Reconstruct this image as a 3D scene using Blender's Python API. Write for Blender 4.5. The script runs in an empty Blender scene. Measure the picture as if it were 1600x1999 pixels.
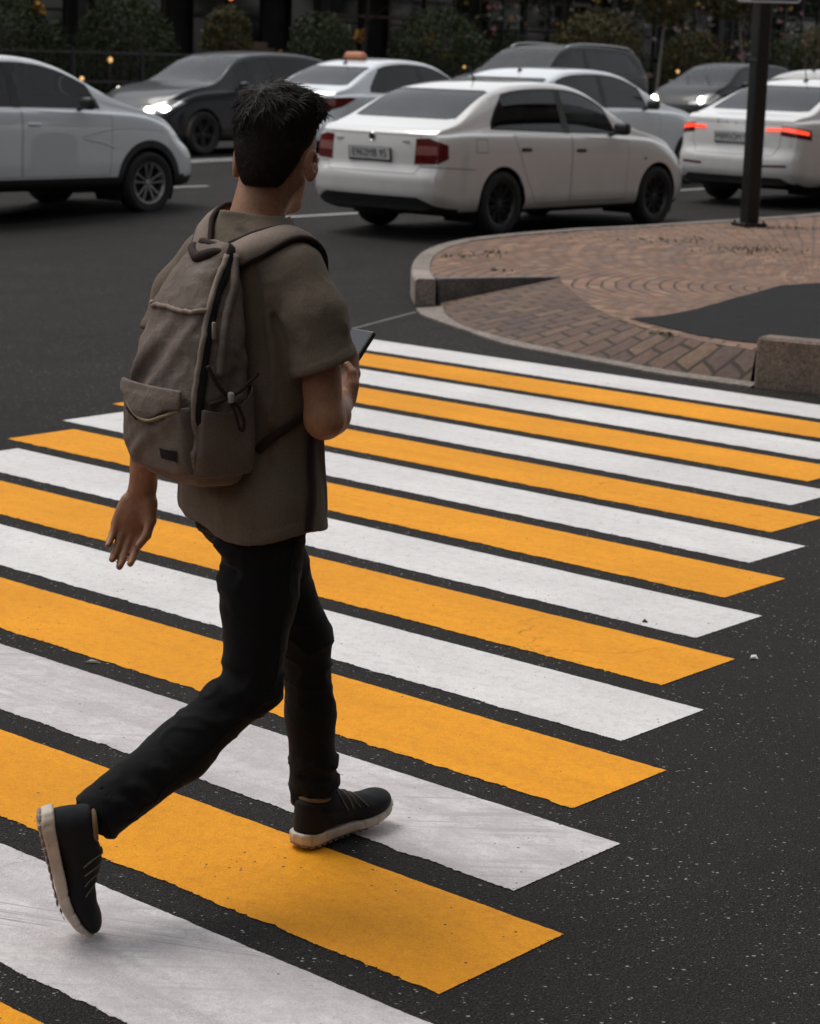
# ---------------------------------------------------------------- helpers
import bpy, bmesh, math, random
import numpy as np
from mathutils import Vector, Matrix
random.seed(11)
RNG = np.random.default_rng(11)
SC = bpy.context.scene
COL = SC.collection
PI = math.pi
rad = math.radians


def new_mat(name):
    m = bpy.data.materials.new(name)
    m.use_nodes = True
    nt = m.node_tree
    b = nt.nodes['Principled BSDF']
    return m, nt, b


def N(nt, kind, **kw):
    n = nt.nodes.new(kind)
    for k, v in kw.items():
        if k.startswith('i_'):
            n.inputs[k[2:].replace('_', ' ')].default_value = v
        else:
            setattr(n, k, v)
    return n


def L(nt, a, b):
    nt.links.new(a, b)


def noise(nt, coord, scale, detail=4, rough=.55, dist=0.):
    n = N(nt, 'ShaderNodeTexNoise')
    n.inputs['Scale'].default_value = scale
    n.inputs['Detail'].default_value = detail
    n.inputs['Roughness'].default_value = rough
    n.inputs['Distortion'].default_value = dist
    L(nt, coord, n.inputs['Vector'])
    return n.outputs['Fac']


def ramp(nt, fac, stops, interp='LINEAR'):
    r = N(nt, 'ShaderNodeValToRGB')
    e = r.color_ramp.elements
    r.color_ramp.interpolation = interp
    while len(e) < len(stops):
        e.new(.5)
    for s, (p, c) in zip(e, stops):
        s.position = p
        s.color = (c[0], c[1], c[2], 1) if not isinstance(c, (int, float)) else (c, c, c, 1)
    L(nt, fac, r.inputs['Fac'])
    return r.outputs['Color']


def mixc(nt, fac, a, b, mode='MIX'):
    m = N(nt, 'ShaderNodeMix', data_type='RGBA', blend_type=mode)
    for sock, v in ((m.inputs['Factor'], fac), (m.inputs[6], a), (m.inputs[7], b)):
        if hasattr(v, 'is_output'):
            L(nt, v, sock)
        elif isinstance(v, (int, float)):
            sock.default_value = v
        else:
            sock.default_value = (v[0], v[1], v[2], 1)
    return m.outputs[2]


def math_(nt, op, a, b=None, c=None, clamp=False):
    m = N(nt, 'ShaderNodeMath', operation=op, use_clamp=clamp)
    for i, v in enumerate((a, b, c)):
        if v is None:
            continue
        if hasattr(v, 'is_output'):
            L(nt, v, m.inputs[i])
        else:
            m.inputs[i].default_value = v
    return m.outputs[0]


def bump(nt, h, strength, dist, prev=None):
    b = N(nt, 'ShaderNodeBump')
    b.inputs['Strength'].default_value = strength
    b.inputs['Distance'].default_value = dist
    L(nt, h, b.inputs['Height'])
    if prev is not None:
        L(nt, prev, b.inputs['Normal'])
    return b.outputs['Normal']


def objco(nt):
    return N(nt, 'ShaderNodeTexCoord').outputs['Object']


def simple(name, col, rough=.6, metal=0., var=.12, scale=8., bmp=0., bscale=60., coat=0., spec=.5, emit=None, estr=0.):
    """principled material with a little procedural colour, gloss and bump variation"""
    m, nt, b = new_mat(name)
    co = objco(nt)
    f = noise(nt, co, scale, 5)
    lo = [c * (1 - var) for c in col]
    hi = [min(1, c * (1 + var)) for c in col]
    L(nt, ramp(nt, f, [(.3, lo), (.7, hi)]), b.inputs['Base Color'])
    L(nt, ramp(nt, noise(nt, co, scale * 2.3, 4), [(.3, rough * .85), (.7, min(1, rough * 1.15))]), b.inputs['Roughness'])
    b.inputs['Metallic'].default_value = metal
    b.inputs['Specular IOR Level'].default_value = spec
    b.inputs['Coat Weight'].default_value = coat
    b.inputs['Coat Roughness'].default_value = .04
    if bmp > 0:
        L(nt, bump(nt, noise(nt, co, bscale, 4), bmp, .004), b.inputs['Normal'])
    if emit:
        b.inputs['Emission Color'].default_value = (*emit, 1)
        b.inputs['Emission Strength'].default_value = estr
    return m


def link(o, parent=None):
    COL.objects.link(o)
    if parent is not None:
        o.parent = parent
    return o


def mesh(name, v, f, mats=None, parent=None, smooth=True, mi=None, loc=None):
    me = bpy.data.meshes.new(name)
    v = np.asarray(v, float).reshape(-1, 3)
    me.from_pydata(v.tolist(), [], [list(map(int, q)) for q in f])
    if mats is not None:
        for m in (mats if isinstance(mats, (list, tuple)) else [mats]):
            me.materials.append(m)
    if mi is not None:
        me.polygons.foreach_set('material_index', np.asarray(mi, np.int32))
    if smooth:
        me.polygons.foreach_set('use_smooth', np.ones(len(me.polygons), bool))
    me.update()
    o = bpy.data.objects.new(name, me)
    if loc is not None:
        o.location = loc
    return link(o, parent)


def bm_obj(name, bm, mats, parent=None, smooth=False, angle=None):
    me = bpy.data.meshes.new(name)
    bm.to_mesh(me)
    bm.free()
    for m in (mats if isinstance(mats, (list, tuple)) else [mats]):
        me.materials.append(m)
    if smooth:
        me.polygons.foreach_set('use_smooth', np.ones(len(me.polygons), bool))
        if angle:
            me.set_sharp_from_angle(angle=rad(angle))
    o = bpy.data.objects.new(name, me)
    return link(o, parent)


def tag(o, label=None, cat=None, group=None, kind=None):
    if label: o['label'] = label
    if cat: o['category'] = cat
    if group: o['group'] = group
    if kind: o['kind'] = kind
    return o


def empty(name, loc, rz=0., label=None, cat=None, group=None):
    o = bpy.data.objects.new(name, None)
    o.empty_display_size = .2
    o.location = loc
    o.rotation_euler = (0, 0, rz)
    link(o)
    return tag(o, label, cat, group)


def bm_box(bm, c, s, bevel=0., rot=None, seg=2):
    r = bmesh.ops.create_cube(bm, size=1)
    vs = r['verts']
    M = Matrix.Translation(c) @ (rot.to_4x4() if rot is not None else Matrix()) @ Matrix.Diagonal((s[0], s[1], s[2], 1))
    bmesh.ops.transform(bm, matrix=M, verts=vs)
    if bevel > 0:
        es = list({e for v in vs for e in v.link_edges})
        bmesh.ops.bevel(bm, geom=es, offset=bevel, segments=seg, affect='EDGES', profile=.5)


def bm_tube(bm, pts, r, n=10, caps=True):
    """swept tube; r may be a list"""
    pts = [Vector(p) for p in pts]
    rs = r if isinstance(r, (list, tuple, np.ndarray)) else [r] * len(pts)
    rings = []
    up = Vector((0, 0, 1))
    prev = None
    for i, p in enumerate(pts):
        t = (pts[min(i + 1, len(pts) - 1)] - pts[max(i - 1, 0)]).normalized()
        if prev is None:
            a = t.orthogonal().normalized() if abs(t.dot(up)) > .95 else t.cross(up).normalized()
        else:
            a = (prev - t * prev.dot(t)).normalized()
        prev = a
        b = t.cross(a)
        rings.append([bm.verts.new(p + (a * math.cos(2 * PI * k / n) + b * math.sin(2 * PI * k / n)) * rs[i]) for k in range(n)])
    for A, B in zip(rings, rings[1:]):
        for k in range(n):
            bm.faces.new((A[k], A[(k + 1) % n], B[(k + 1) % n], B[k]))
    if caps:
        bm.faces.new(rings[0][::-1])
        bm.faces.new(rings[-1])


def bm_lathe(bm, prof, n=32, M=None, close=False):
    """prof: (radius, axial) pairs, turned round local Z"""
    M = M or Matrix()
    rings = []
    for r, z in prof:
        rings.append([bm.verts.new(M @ Vector((r * math.cos(2 * PI * k / n), r * math.sin(2 * PI * k / n), z))) for k in range(n)])
    for A, B in zip(rings, rings[1:]):
        for k in range(n):
            bm.faces.new((A[k], A[(k + 1) % n], B[(k + 1) % n], B[k]))
    if close:
        bm.faces.new(rings[0][::-1])
        bm.faces.new(rings[-1])


def catmull(pts, n=8):
    P = np.asarray(pts, float)
    Q = np.vstack([2 * P[0] - P[1], P, 2 * P[-1] - P[-2]])
    out = []
    for i in range(len(P) - 1):
        p0, p1, p2, p3 = Q[i:i + 4]
        for t in np.linspace(0, 1, n, endpoint=False):
            out.append(.5 * ((2 * p1) + (-p0 + p2) * t + (2 * p0 - 5 * p1 + 4 * p2 - p3) * t * t + (-p0 + 3 * p1 - 3 * p2 + p3) * t ** 3))
    out.append(P[-1])
    return np.array(out)


# ---------------------------------------------------------------- signed distance modelling
def rcone(P, a, b, ra, rb, sq=None):
    a = np.asarray(a, float); b = np.asarray(b, float)
    ab = b - a
    t = np.clip(((P - a) @ ab) / (ab @ ab), 0, 1)
    D = P - (a + t[:, None] * ab)
    if sq is not None:
        ax = np.asarray(sq[0], float); ax = ax / np.linalg.norm(ax)
        D = D + (D @ ax)[:, None] * ax * (sq[1] - 1)
    return np.sqrt((D * D).sum(1)) - (ra + (rb - ra) * t)


def ell(P, c, r, M=None):
    Q = P - np.asarray(c, float)
    if M is not None:
        Q = Q @ np.asarray(M, float)          # columns of M are the local axes
    r = np.asarray(r, float)
    k0 = np.sqrt(((Q / r) ** 2).sum(1))
    k1 = np.sqrt(((Q / (r * r)) ** 2).sum(1)) + 1e-9
    return k0 * (k0 - 1) / k1


def rbox(P, c, s, r, M=None):
    Q = P - np.asarray(c, float)
    if M is not None:
        Q = Q @ np.asarray(M, float)
    q = np.abs(Q) - (np.asarray(s, float) - r)
    return np.sqrt((np.maximum(q, 0) ** 2).sum(1)) + np.minimum(q.max(1), 0) - r


def smin(a, b, k):
    h = np.clip(.5 + .5 * (b - a) / k, 0, 1)
    return b + (a - b) * h - k * h * (1 - h)


def smax(a, b, k):
    return -smin(-a, -b, k)


def chain(P, pts, rs, k=.01, sq=None):
    d = None
    for a, b, ra, rb in zip(pts, pts[1:], rs, rs[1:]):
        e = rcone(P, a, b, ra, rb, sq)
        d = e if d is None else smin(d, e, k)
    return d


def seg_dist(P, pts):
    d = None
    for a, b in zip(pts, pts[1:]):
        e = rcone(P, a, b, 0, 0)
        d = e if d is None else np.minimum(d, e)
    return d


def fold(P, pts, w, h):
    """a raised (h<0 lowers the field, so a ridge) soft crease along a polyline"""
    return -h * np.exp(-(seg_dist(P, pts) / w) ** 2)


def wob(P, f, seed=0, n=6):
    """cheap smooth noise: sum of random plane waves"""
    g = np.random.default_rng(seed)
    s = 0
    for _ in range(n):
        k = g.normal(size=3) * f
        s = s + np.sin(P @ k + g.uniform(0, 6.28))
    return s / n


def ridged(P, f, seed, an=(1, 1, 1), sharp=4.5):
    """network of soft ridges (cloth wrinkles): 1 on the lines, 0 away from them"""
    return np.clip(1 - np.abs(wob(P * np.array(an), f, seed, 4)) * sharp, 0, 1) ** 1.6


def nets(fn, lo, hi, h):
    """surface nets over a sparse evaluation of fn"""
    lo = np.asarray(lo, float); hi = np.asarray(hi, float)
    nb = np.ceil((hi - lo) / (4 * h)).astype(int)
    n = nb * 4 + 1
    cx = [lo[i] + (np.arange(nb[i]) * 4 + 2) * h for i in range(3)]
    C = np.stack(np.meshgrid(*cx, indexing='ij'), -1).reshape(-1, 3)
    dc = fn(C).reshape(nb)
    act = np.abs(dc) < 3.5 * h * 1.7
    rep = lambda A: A.repeat(4, 0).repeat(4, 1).repeat(4, 2)
    D = np.zeros(n); M = np.zeros(n, bool)
    D[:-1, :-1, :-1] = rep(dc)
    D[-1] = D[-2]; D[:, -1] = D[:, -2]; D[:, :, -1] = D[:, :, -2]
    m = rep(act)
    M[:-1, :-1, :-1] |= m
    for dx in (0, 1):
        for dy in (0, 1):
            for dz in (0, 1):
                M[dx:n[0] - 1 + dx, dy:n[1] - 1 + dy, dz:n[2] - 1 + dz] |= m
    idx = np.argwhere(M)
    vals = np.empty(len(idx))
    for s in range(0, len(idx), 400000):
        vals[s:s + 400000] = fn(lo + idx[s:s + 400000] * h)
    D[M] = vals
    S = D < 0
    acc = np.zeros((*(n - 1), 3)); cnt = np.zeros(n - 1)
    nx, ny, nz = n - 1
    for ax in range(3):
        o1, o2 = [a for a in range(3) if a != ax]
        for u in (0, 1):
            for w in (0, 1):
                off = [0, 0, 0]; off[o1] = u; off[o2] = w
                off2 = list(off); off2[ax] = 1
                sl = lambda o: tuple(slice(o[i], o[i] + n[i] - 1) for i in range(3))
                A = D[sl(off)]; B = D[sl(off2)]
                x = (A < 0) != (B < 0)
                if not x.any(): continue
                t = A[x] / (A[x] - B[x])
                p = np.zeros((len(t), 3)); p[:, o1] = u; p[:, o2] = w; p[:, ax] = t
                acc[x] += p; cnt[x] += 1
    has = cnt > 0
    ids = -np.ones(n - 1, int)
    ids[has] = np.arange(has.sum())
    V = lo + (np.argwhere(has) + acc[has] / cnt[has][:, None]) * h
    F = []
    for ax in range(3):
        o1, o2 = (ax + 1) % 3, (ax + 2) % 3
        sa = [slice(1, n[i] - 1) for i in range(3)]; sb = list(sa)
        sa[ax] = slice(0, n[ax] - 1); sb[ax] = slice(1, n[ax])
        A = S[tuple(sa)]; B = S[tuple(sb)]
        x = np.argwhere(A != B)
        if not len(x): continue
        fl = A[tuple(x.T)]
        base = x + 1; base[:, ax] = x[:, ax]
        q = []
        for u, w in ((0, 0), (1, 0), (1, 1), (0, 1)):
            c = base.copy(); c[:, o1] -= u; c[:, o2] -= w
            q.append(ids[tuple(c.T)])
        q = np.stack(q, 1)
        q[fl] = q[fl]
        q[~fl] = q[~fl][:, ::-1]
        F.append(q)
    F = np.vstack(F)
    F = F[(F >= 0).all(1)]
    return V, F


def relax(V, F, it=1, lam=.5):
    """a little Laplacian smoothing"""
    E = np.vstack([F[:, [0, 1]], F[:, [1, 2]], F[:, [2, 3]], F[:, [3, 0]]])
    for _ in range(it):
        s = np.zeros_like(V); c = np.zeros(len(V))
        for a, b in ((0, 1), (1, 0)):
            for k in range(3):
                s[:, k] += np.bincount(E[:, a], V[E[:, b], k], len(V))
            c += np.bincount(E[:, a], minlength=len(V))
        V = V * (1 - lam) + lam * s / np.maximum(c, 1)[:, None]
    return V


def sdf_obj(name, fn, lo, hi, h, mat, parent, rel=1, deform=None, sub=None):
    V, F = nets(fn, lo, hi, h)
    if rel: V = relax(V, F, rel)
    if deform is not None: V = deform(V)
    return mesh(name, V, F, mat, parent)
SKY_STR, SUN_STR, EXPO = .14, 1.2, .36
# ---------------------------------------------------------------- ground, road, markings, island
DV = Vector((math.cos(.85741), math.sin(.85741), 0))     # the main road runs along DV (49 degrees from +X)
DU = Vector((DV.y, -DV.x, 0))                            # across it, towards the camera side


def st(s, t):
    """road coordinates: s along the main road, t to the left of it"""
    return (DV.x * s - DU.x * t, DV.y * s - DU.y * t)


def asphalt(name, base, speck=1.0, big=1.0):
    m, nt, b = new_mat(name)
    co = objco(nt)
    f1 = noise(nt, co, .35, 5, .6)
    f2 = noise(nt, co, 3.0, 5, .6)
    f3 = noise(nt, co, 160., 3, .6)
    c = ramp(nt, f1, [(.3, [x * (1 - .16 * big) for x in base]), (.7, [x * (1 + .2 * big) for x in base])])
    c = mixc(nt, .5, c, ramp(nt, f2, [(.3, .35), (.7, .66)]), 'OVERLAY')
    c = mixc(nt, .95, c, ramp(nt, f3, [(.34, .12), (.66, .85)]), 'OVERLAY')
    # pale chips of stone worn clear of the bitumen, in patches
    v = N(nt, 'ShaderNodeTexVoronoi'); v.inputs['Scale'].default_value = 95; v.inputs['Randomness'].default_value = 1
    mp = N(nt, 'ShaderNodeMapping'); mp.inputs['Rotation'].default_value = (0, 0, .5); mp.inputs['Scale'].default_value = (1, 1.7, 1)
    L(nt, co, mp.inputs['Vector']); L(nt, mp.outputs['Vector'], v.inputs['Vector'])
    sep = N(nt, 'ShaderNodeSeparateColor'); L(nt, v.outputs['Color'], sep.inputs['Color'])
    sz = math_(nt, 'MULTIPLY_ADD', math_(nt, 'POWER', sep.outputs['Green'], 2.), .34, .08)
    inside = math_(nt, 'LESS_THAN', v.outputs['Distance'], sz)
    patch = ramp(nt, noise(nt, co, 1.3, 4), [(.38, .07), (.66, .31)])
    rare = math_(nt, 'LESS_THAN', sep.outputs['Red'], patch)
    chip = math_(nt, 'MULTIPLY', math_(nt, 'MULTIPLY', inside, rare), speck)
    c = mixc(nt, chip, c, mixc(nt, sep.outputs['Blue'], (.12, .115, .11), (.46, .45, .43)))
    v3 = N(nt, 'ShaderNodeTexVoronoi'); v3.inputs['Scale'].default_value = 170
    L(nt, mp.outputs['Vector'], v3.inputs['Vector'])
    s3 = N(nt, 'ShaderNodeSeparateColor'); L(nt, v3.outputs['Color'], s3.inputs['Color'])
    c3 = math_(nt, 'MULTIPLY', math_(nt, 'LESS_THAN', v3.outputs['Distance'], .32), math_(nt, 'GREATER_THAN', s3.outputs['Red'], .66))
    c = mixc(nt, math_(nt, 'MULTIPLY', c3, .75 * speck), c, mixc(nt, s3.outputs['Blue'], (.032, .030, .029), (.13, .125, .12)))
    v2 = N(nt, 'ShaderNodeTexVoronoi'); v2.inputs['Scale'].default_value = 210
    L(nt, co, v2.inputs['Vector'])
    L(nt, c, b.inputs['Base Color'])
    b.inputs['Roughness'].default_value = .85
    b.inputs['Specular IOR Level'].default_value = .2
    nm = bump(nt, v2.outputs['Distance'], .9, .008)
    nm = bump(nt, f2, .25, .02, nm)
    L(nt, nm, b.inputs['Normal'])
    return m


M_ASPH = asphalt('asphalt', (.0205, .0180, .0168))
M_PATCH = asphalt('fresh_asphalt', (.016, .016, .0165), .12, .5)


SCR_A = rad(-15.7)


def paint(name, base, dirt, seed, scuff=0.):
    """road paint on rough asphalt: pits, scuffs, hairline cracks, tyre dirt"""
    m, nt, b = new_mat(name)
    co0 = objco(nt)
    mp = N(nt, 'ShaderNodeMapping')
    mp.inputs['Location'].default_value = (seed * 3.1, seed * 1.7, 0)
    L(nt, co0, mp.inputs['Vector'])
    co = mp.outputs['Vector']
    rot = N(nt, 'ShaderNodeMapping'); rot.inputs['Rotation'].default_value = (0, 0, -.857 + PI / 2)
    rot.inputs['Scale'].default_value = (1, 1, 1)
    L(nt, co, rot.inputs['Vector'])
    strm = N(nt, 'ShaderNodeMapping'); strm.inputs['Scale'].default_value = (.35, 2.6, 1)
    L(nt, rot.outputs['Vector'], strm.inputs['Vector'])
    f1 = noise(nt, co, 1.1, 6, .62)
    fs = noise(nt, strm.outputs['Vector'], 3.4, 6, .65, .4)
    f2 = noise(nt, co, 26., 5, .7)
    f3 = noise(nt, co, 240., 3, .6)
    lo = [x * .80 for x in base]
    c = ramp(nt, f1, [(.3, lo), (.68, base)])
    c = mixc(nt, ramp(nt, fs, [(.42, 0.), (.66, .72 if scuff else .22)]), c, dirt)
    c = mixc(nt, ramp(nt, f2, [(.48, 0.), (.70, .6 if scuff else .4)]), c, dirt)
    c = mixc(nt, .6, c, ramp(nt, f3, [(.3, .3), (.7, .68)]), 'OVERLAY')
    # small pits where the stone shows through
    v = N(nt, 'ShaderNodeTexVoronoi'); v.inputs['Scale'].default_value = 75
    L(nt, co, v.inputs['Vector'])
    sp = N(nt, 'ShaderNodeSeparateColor'); L(nt, v.outputs['Color'], sp.inputs['Color'])
    pit = math_(nt, 'MULTIPLY', math_(nt, 'LESS_THAN', v.outputs['Distance'], math_(nt, 'MULTIPLY', sp.outputs['Green'], .3)),
                math_(nt, 'LESS_THAN', sp.outputs['Red'], ramp(nt, noise(nt, co, 2.2, 4), [(.45, .01), (.72, .14)])))
    c = mixc(nt, pit, c, (.06, .055, .05))
    # hairline cracks
    vc = N(nt, 'ShaderNodeTexVoronoi', feature='DISTANCE_TO_EDGE'); vc.inputs['Scale'].default_value = 1.25
    dn = N(nt, 'ShaderNodeTexNoise'); dn.inputs['Scale'].default_value = 5; dn.inputs['Detail'].default_value = 5
    L(nt, co, dn.inputs['Vector'])
    va = N(nt, 'ShaderNodeVectorMath', operation='MULTIPLY_ADD'); va.inputs[1].default_value = (.35, .35, 0)
    L(nt, dn.outputs['Color'], va.inputs[0]); L(nt, co, va.inputs[2]); L(nt, va.outputs['Vector'], vc.inputs['Vector'])
    cr = math_(nt, 'MULTIPLY', math_(nt, 'LESS_THAN', vc.outputs['Distance'], .003), ramp(nt, noise(nt, co, .9, 2), [(.56, 0.), (.62, .6)]))
    c = mixc(nt, cr, c, (base[0] * .5, base[1] * .42, base[2] * .4))
    if scuff:
        sm = N(nt, 'ShaderNodeMapping'); sm.inputs['Rotation'].default_value = (0, 0, .30); sm.inputs['Scale'].default_value = (.9, 26, 1)
        L(nt, co0, sm.inputs['Vector'])
        sc = ramp(nt, noise(nt, sm.outputs['Vector'], 2.0, 4, .6), [(.50, 0.), (.62, 1.)])
        # straight tyre scratches across the bar
        lr = N(nt, 'ShaderNodeMapping', vector_type='TEXTURE'); lr.inputs['Location'].default_value = (-.79, 4.08, 0); lr.inputs['Rotation'].default_value = (0, 0, SCR_A)
        L(nt, co0, lr.inputs['Vector'])
        ls = N(nt, 'ShaderNodeSeparateXYZ'); L(nt, lr.outputs['Vector'], ls.inputs['Vector'])
        wv = math_(nt, 'MULTIPLY_ADD', noise(nt, co0, 2., 2), .02, ls.outputs['Y'])
        gate = ramp(nt, noise(nt, co0, 9., 5, .7), [(.40, 0.), (.52, 1.)])
        for off, wd_, dk in ((.010, .0035, .45), (.022, .0022, .55), (.043, .003, .5), (.052, .0016, .5), (-.016, .002, .6), (.085, .0025, .55)):
            ln_ = math_(nt, 'LESS_THAN', math_(nt, 'ABSOLUTE', math_(nt, 'SUBTRACT', wv, off)), wd_)
            c = mixc(nt, math_(nt, 'MULTIPLY', ln_, gate), c, [x * dk for x in base])
        zone = ramp(nt, noise(nt, co0, 1.6, 3), [(.42, 0.), (.58, .85)])
        c = mixc(nt, math_(nt, 'MULTIPLY', sc, zone), c, [x * .55 for x in base])
        c = mixc(nt, ramp(nt, noise(nt, co0, 7., 6, .7), [(.38, 0.), (.62, scuff)]), c, [base[0] * .62, base[1] * .57, base[2] * .60])
    # crumbled rim
    ed = N(nt, 'ShaderNodeAttribute'); ed.attribute_name = 'rim'
    gone = math_(nt, 'LESS_THAN', math_(nt, 'ADD', math_(nt, 'MULTIPLY', ed.outputs['Fac'], .62), noise(nt, co, 130, 4, .7)), .47)
    c = mixc(nt, gone, c, (.022, .020, .018))
    L(nt, c, b.inputs['Base Color'])
    b.inputs['Roughness'].default_value = .7
    b.inputs['Specular IOR Level'].default_value = .15
    nm = bump(nt, f3, .5, .005)
    nm = bump(nt, f2, .4, .010, nm)
    nm = bump(nt, pit, -.4, .004, nm)
    L(nt, nm, b.inputs['Normal'])
    return m


M_WHITE = [paint('white_road_paint', (.74, .725, .715), (.42, .385, .39), k) for k in (0, 4)]
M_WHITED = paint('scuffed_white_road_paint', (.70, .675, .67), (.40, .365, .375), 7, .55)
M_YELL = [paint('yellow_road_paint', (.84, .345, .014), (.50, .185, .012), k) for k in (1, 5)]

# the road is one sheet far past everything; the main road lies a little higher than the crossing
ZR_S = [13, 14, 15.5, 19, 23, 30, 60, 120]
ZR_Z = [0, .03, .108, .12, .19, .25, .35, .4]


def zroad(x, y):
    return float(np.interp(DV.x * x + DV.y * y, ZR_S, ZR_Z))


def drape(bm):
    for q in ZR_S:
        bmesh.ops.bisect_plane(bm, geom=bm.verts[:] + bm.edges[:] + bm.faces[:], dist=1e-5, plane_co=DV * q, plane_no=DV)
    for v in bm.verts: v.co.z += zroad(v.co.x, v.co.y)


g_ = 300
bm = bmesh.new()
bm.faces.new([bm.verts.new(p) for p in [(-g_, -g_, 0), (g_, -g_, 0), (g_, g_, 0), (-g_, g_, 0)]])
drape(bm)
tag(bm_obj('road', bm, M_ASPH, smooth=True),
    'dark grey asphalt road under the crossing and the cars', 'road', kind='structure')


def stripe(i):
    """one painted bar with slightly ragged edges, 4 mm proud of the asphalt"""
    yaw = -.71339
    du = np.array([math.cos(yaw), math.sin(yaw)]); dv = np.array([-math.sin(yaw), math.cos(yaw)])
    v0 = 1.9038 + .51014 * i
    u1 = -1.9742 - .22088 * i
    u0 = u1 - 3.9214
    if i == 15: u1 += 3.0; 
    if i >= 13: u1 += 1.5
    rg = np.random.default_rng(100 + i)
    n = int((u1 - u0) / .012)
    uu_ = np.linspace(u0, u1, n + 1)

    def edge(amp):
        x = rg.normal(size=n + 1)
        k = np.hanning(9); k /= k.sum()
        big = np.convolve(rg.normal(size=n + 1), np.hanning(60) / 30, 'same')
        return amp * (.7 * np.convolve(x, k, 'same') + .45 * x) + amp * .35 * big
    lo = v0 + edge(.0042); hi = v0 + .4 + edge(.0012)
    e0, e1 = rg.normal(0, .0015, 2)
    V, rim = [], []
    for row, rv in ((lo, 0.), (lo + .022, 1.), (hi - .016, 1.), (hi, .45)):
        V += [(*(du * u + dv * a), .002) for u, a in zip(uu_, row)]
        q = np.full(n + 1, rv)
        q[:2] = np.minimum(q[:2], (0., .6)); q[-2:] = np.minimum(q[-2:], (.6, 0.))
        rim += q.tolist()
    m_ = n + 1
    F = [(r * m_ + k, r * m_ + k + 1, (r + 1) * m_ + k + 1, (r + 1) * m_ + k) for r in range(3) for k in range(n)]
    white = i % 2 == 1
    o = mesh('crosswalk_stripe', V, F, M_WHITED if i in (1, 3) else (M_WHITE if white else M_YELL)[(i // 2) % 2], smooth=False)
    at = o.data.attributes.new('rim', 'FLOAT', 'POINT')
    at.data.foreach_set('value', rim)
    return o


NAMES = {0: 'yellow crossing bar cut off by the lower left corner', 15: 'white crossing bar farthest from the camera, beside the brick island',
         1: 'white crossing bar with tyre scuffs under the raised rear shoe', 2: 'yellow crossing bar nearest in front of the planted shoe heel',
         3: 'white crossing bar under the toe of the planted shoe', 14: 'yellow crossing bar second from the brick island'}
for i in range(16):
    c_ = 'white' if i % 2 else 'yellow'
    tag(stripe(i), NAMES.get(i, '%s crossing bar, %s from the camera end' % (c_, {4: 'fifth', 5: 'sixth', 6: 'seventh', 7: 'eighth', 8: 'ninth', 9: 'tenth', 10: 'eleventh', 11: 'twelfth', 12: 'thirteenth', 13: 'fourteenth'}.get(i, ''))),
        'road marking', 'bars of the pedestrian crossing', 'structure')

M_LINE = paint('worn_white_line', (.46, .45, .44), (.12, .115, .11), 9)


def line(s0, s1, t, wd=.14, z=.0045, name='lane_line'):
    bm = bmesh.new()
    bm.faces.new([bm.verts.new((*st(a, b), z)) for a, b in ((s0, t - wd / 2), (s1, t - wd / 2), (s1, t + wd / 2), (s0, t + wd / 2))])
    drape(bm)
    o = bm_obj(name, bm, M_LINE, smooth=True)
    at = o.data.attributes.new('rim', 'FLOAT', 'POINT')
    at.data.foreach_set('value', [1.] * len(o.data.vertices))
    return tag(o, None, None, None, 'structure')


for s0, s1 in [(15.2, 18.0), (22.0, 26.0), (30.0, 34.0), (4.0, 8.0)]:
    line(s0, s1, 15.45, .12)
for s0, s1 in [(16.4, 18.4), (22.4, 26.4), (30.4, 34.4), (9.0, 12.8)]:
    line(s0, s1, 19.45, .12)
line(-10, 90, 23.1, .15)
line(-10, 90, 23.42, .15)
# joint in the asphalt between the far crossing bar and the island
j0, j1 = Vector((-.42, 13.9, .003)), Vector((.0, 14.95, .003))
n_ = (j1 - j0).cross(Vector((0, 0, 1))).normalized() * .012
tag(mesh('asphalt_joint', [j0 - n_, j1 - n_, j1 + n_, j0 + n_], [(0, 1, 2, 3)], simple('joint_grit', (.16, .15, .14), .9), smooth=False), kind='structure')


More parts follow.
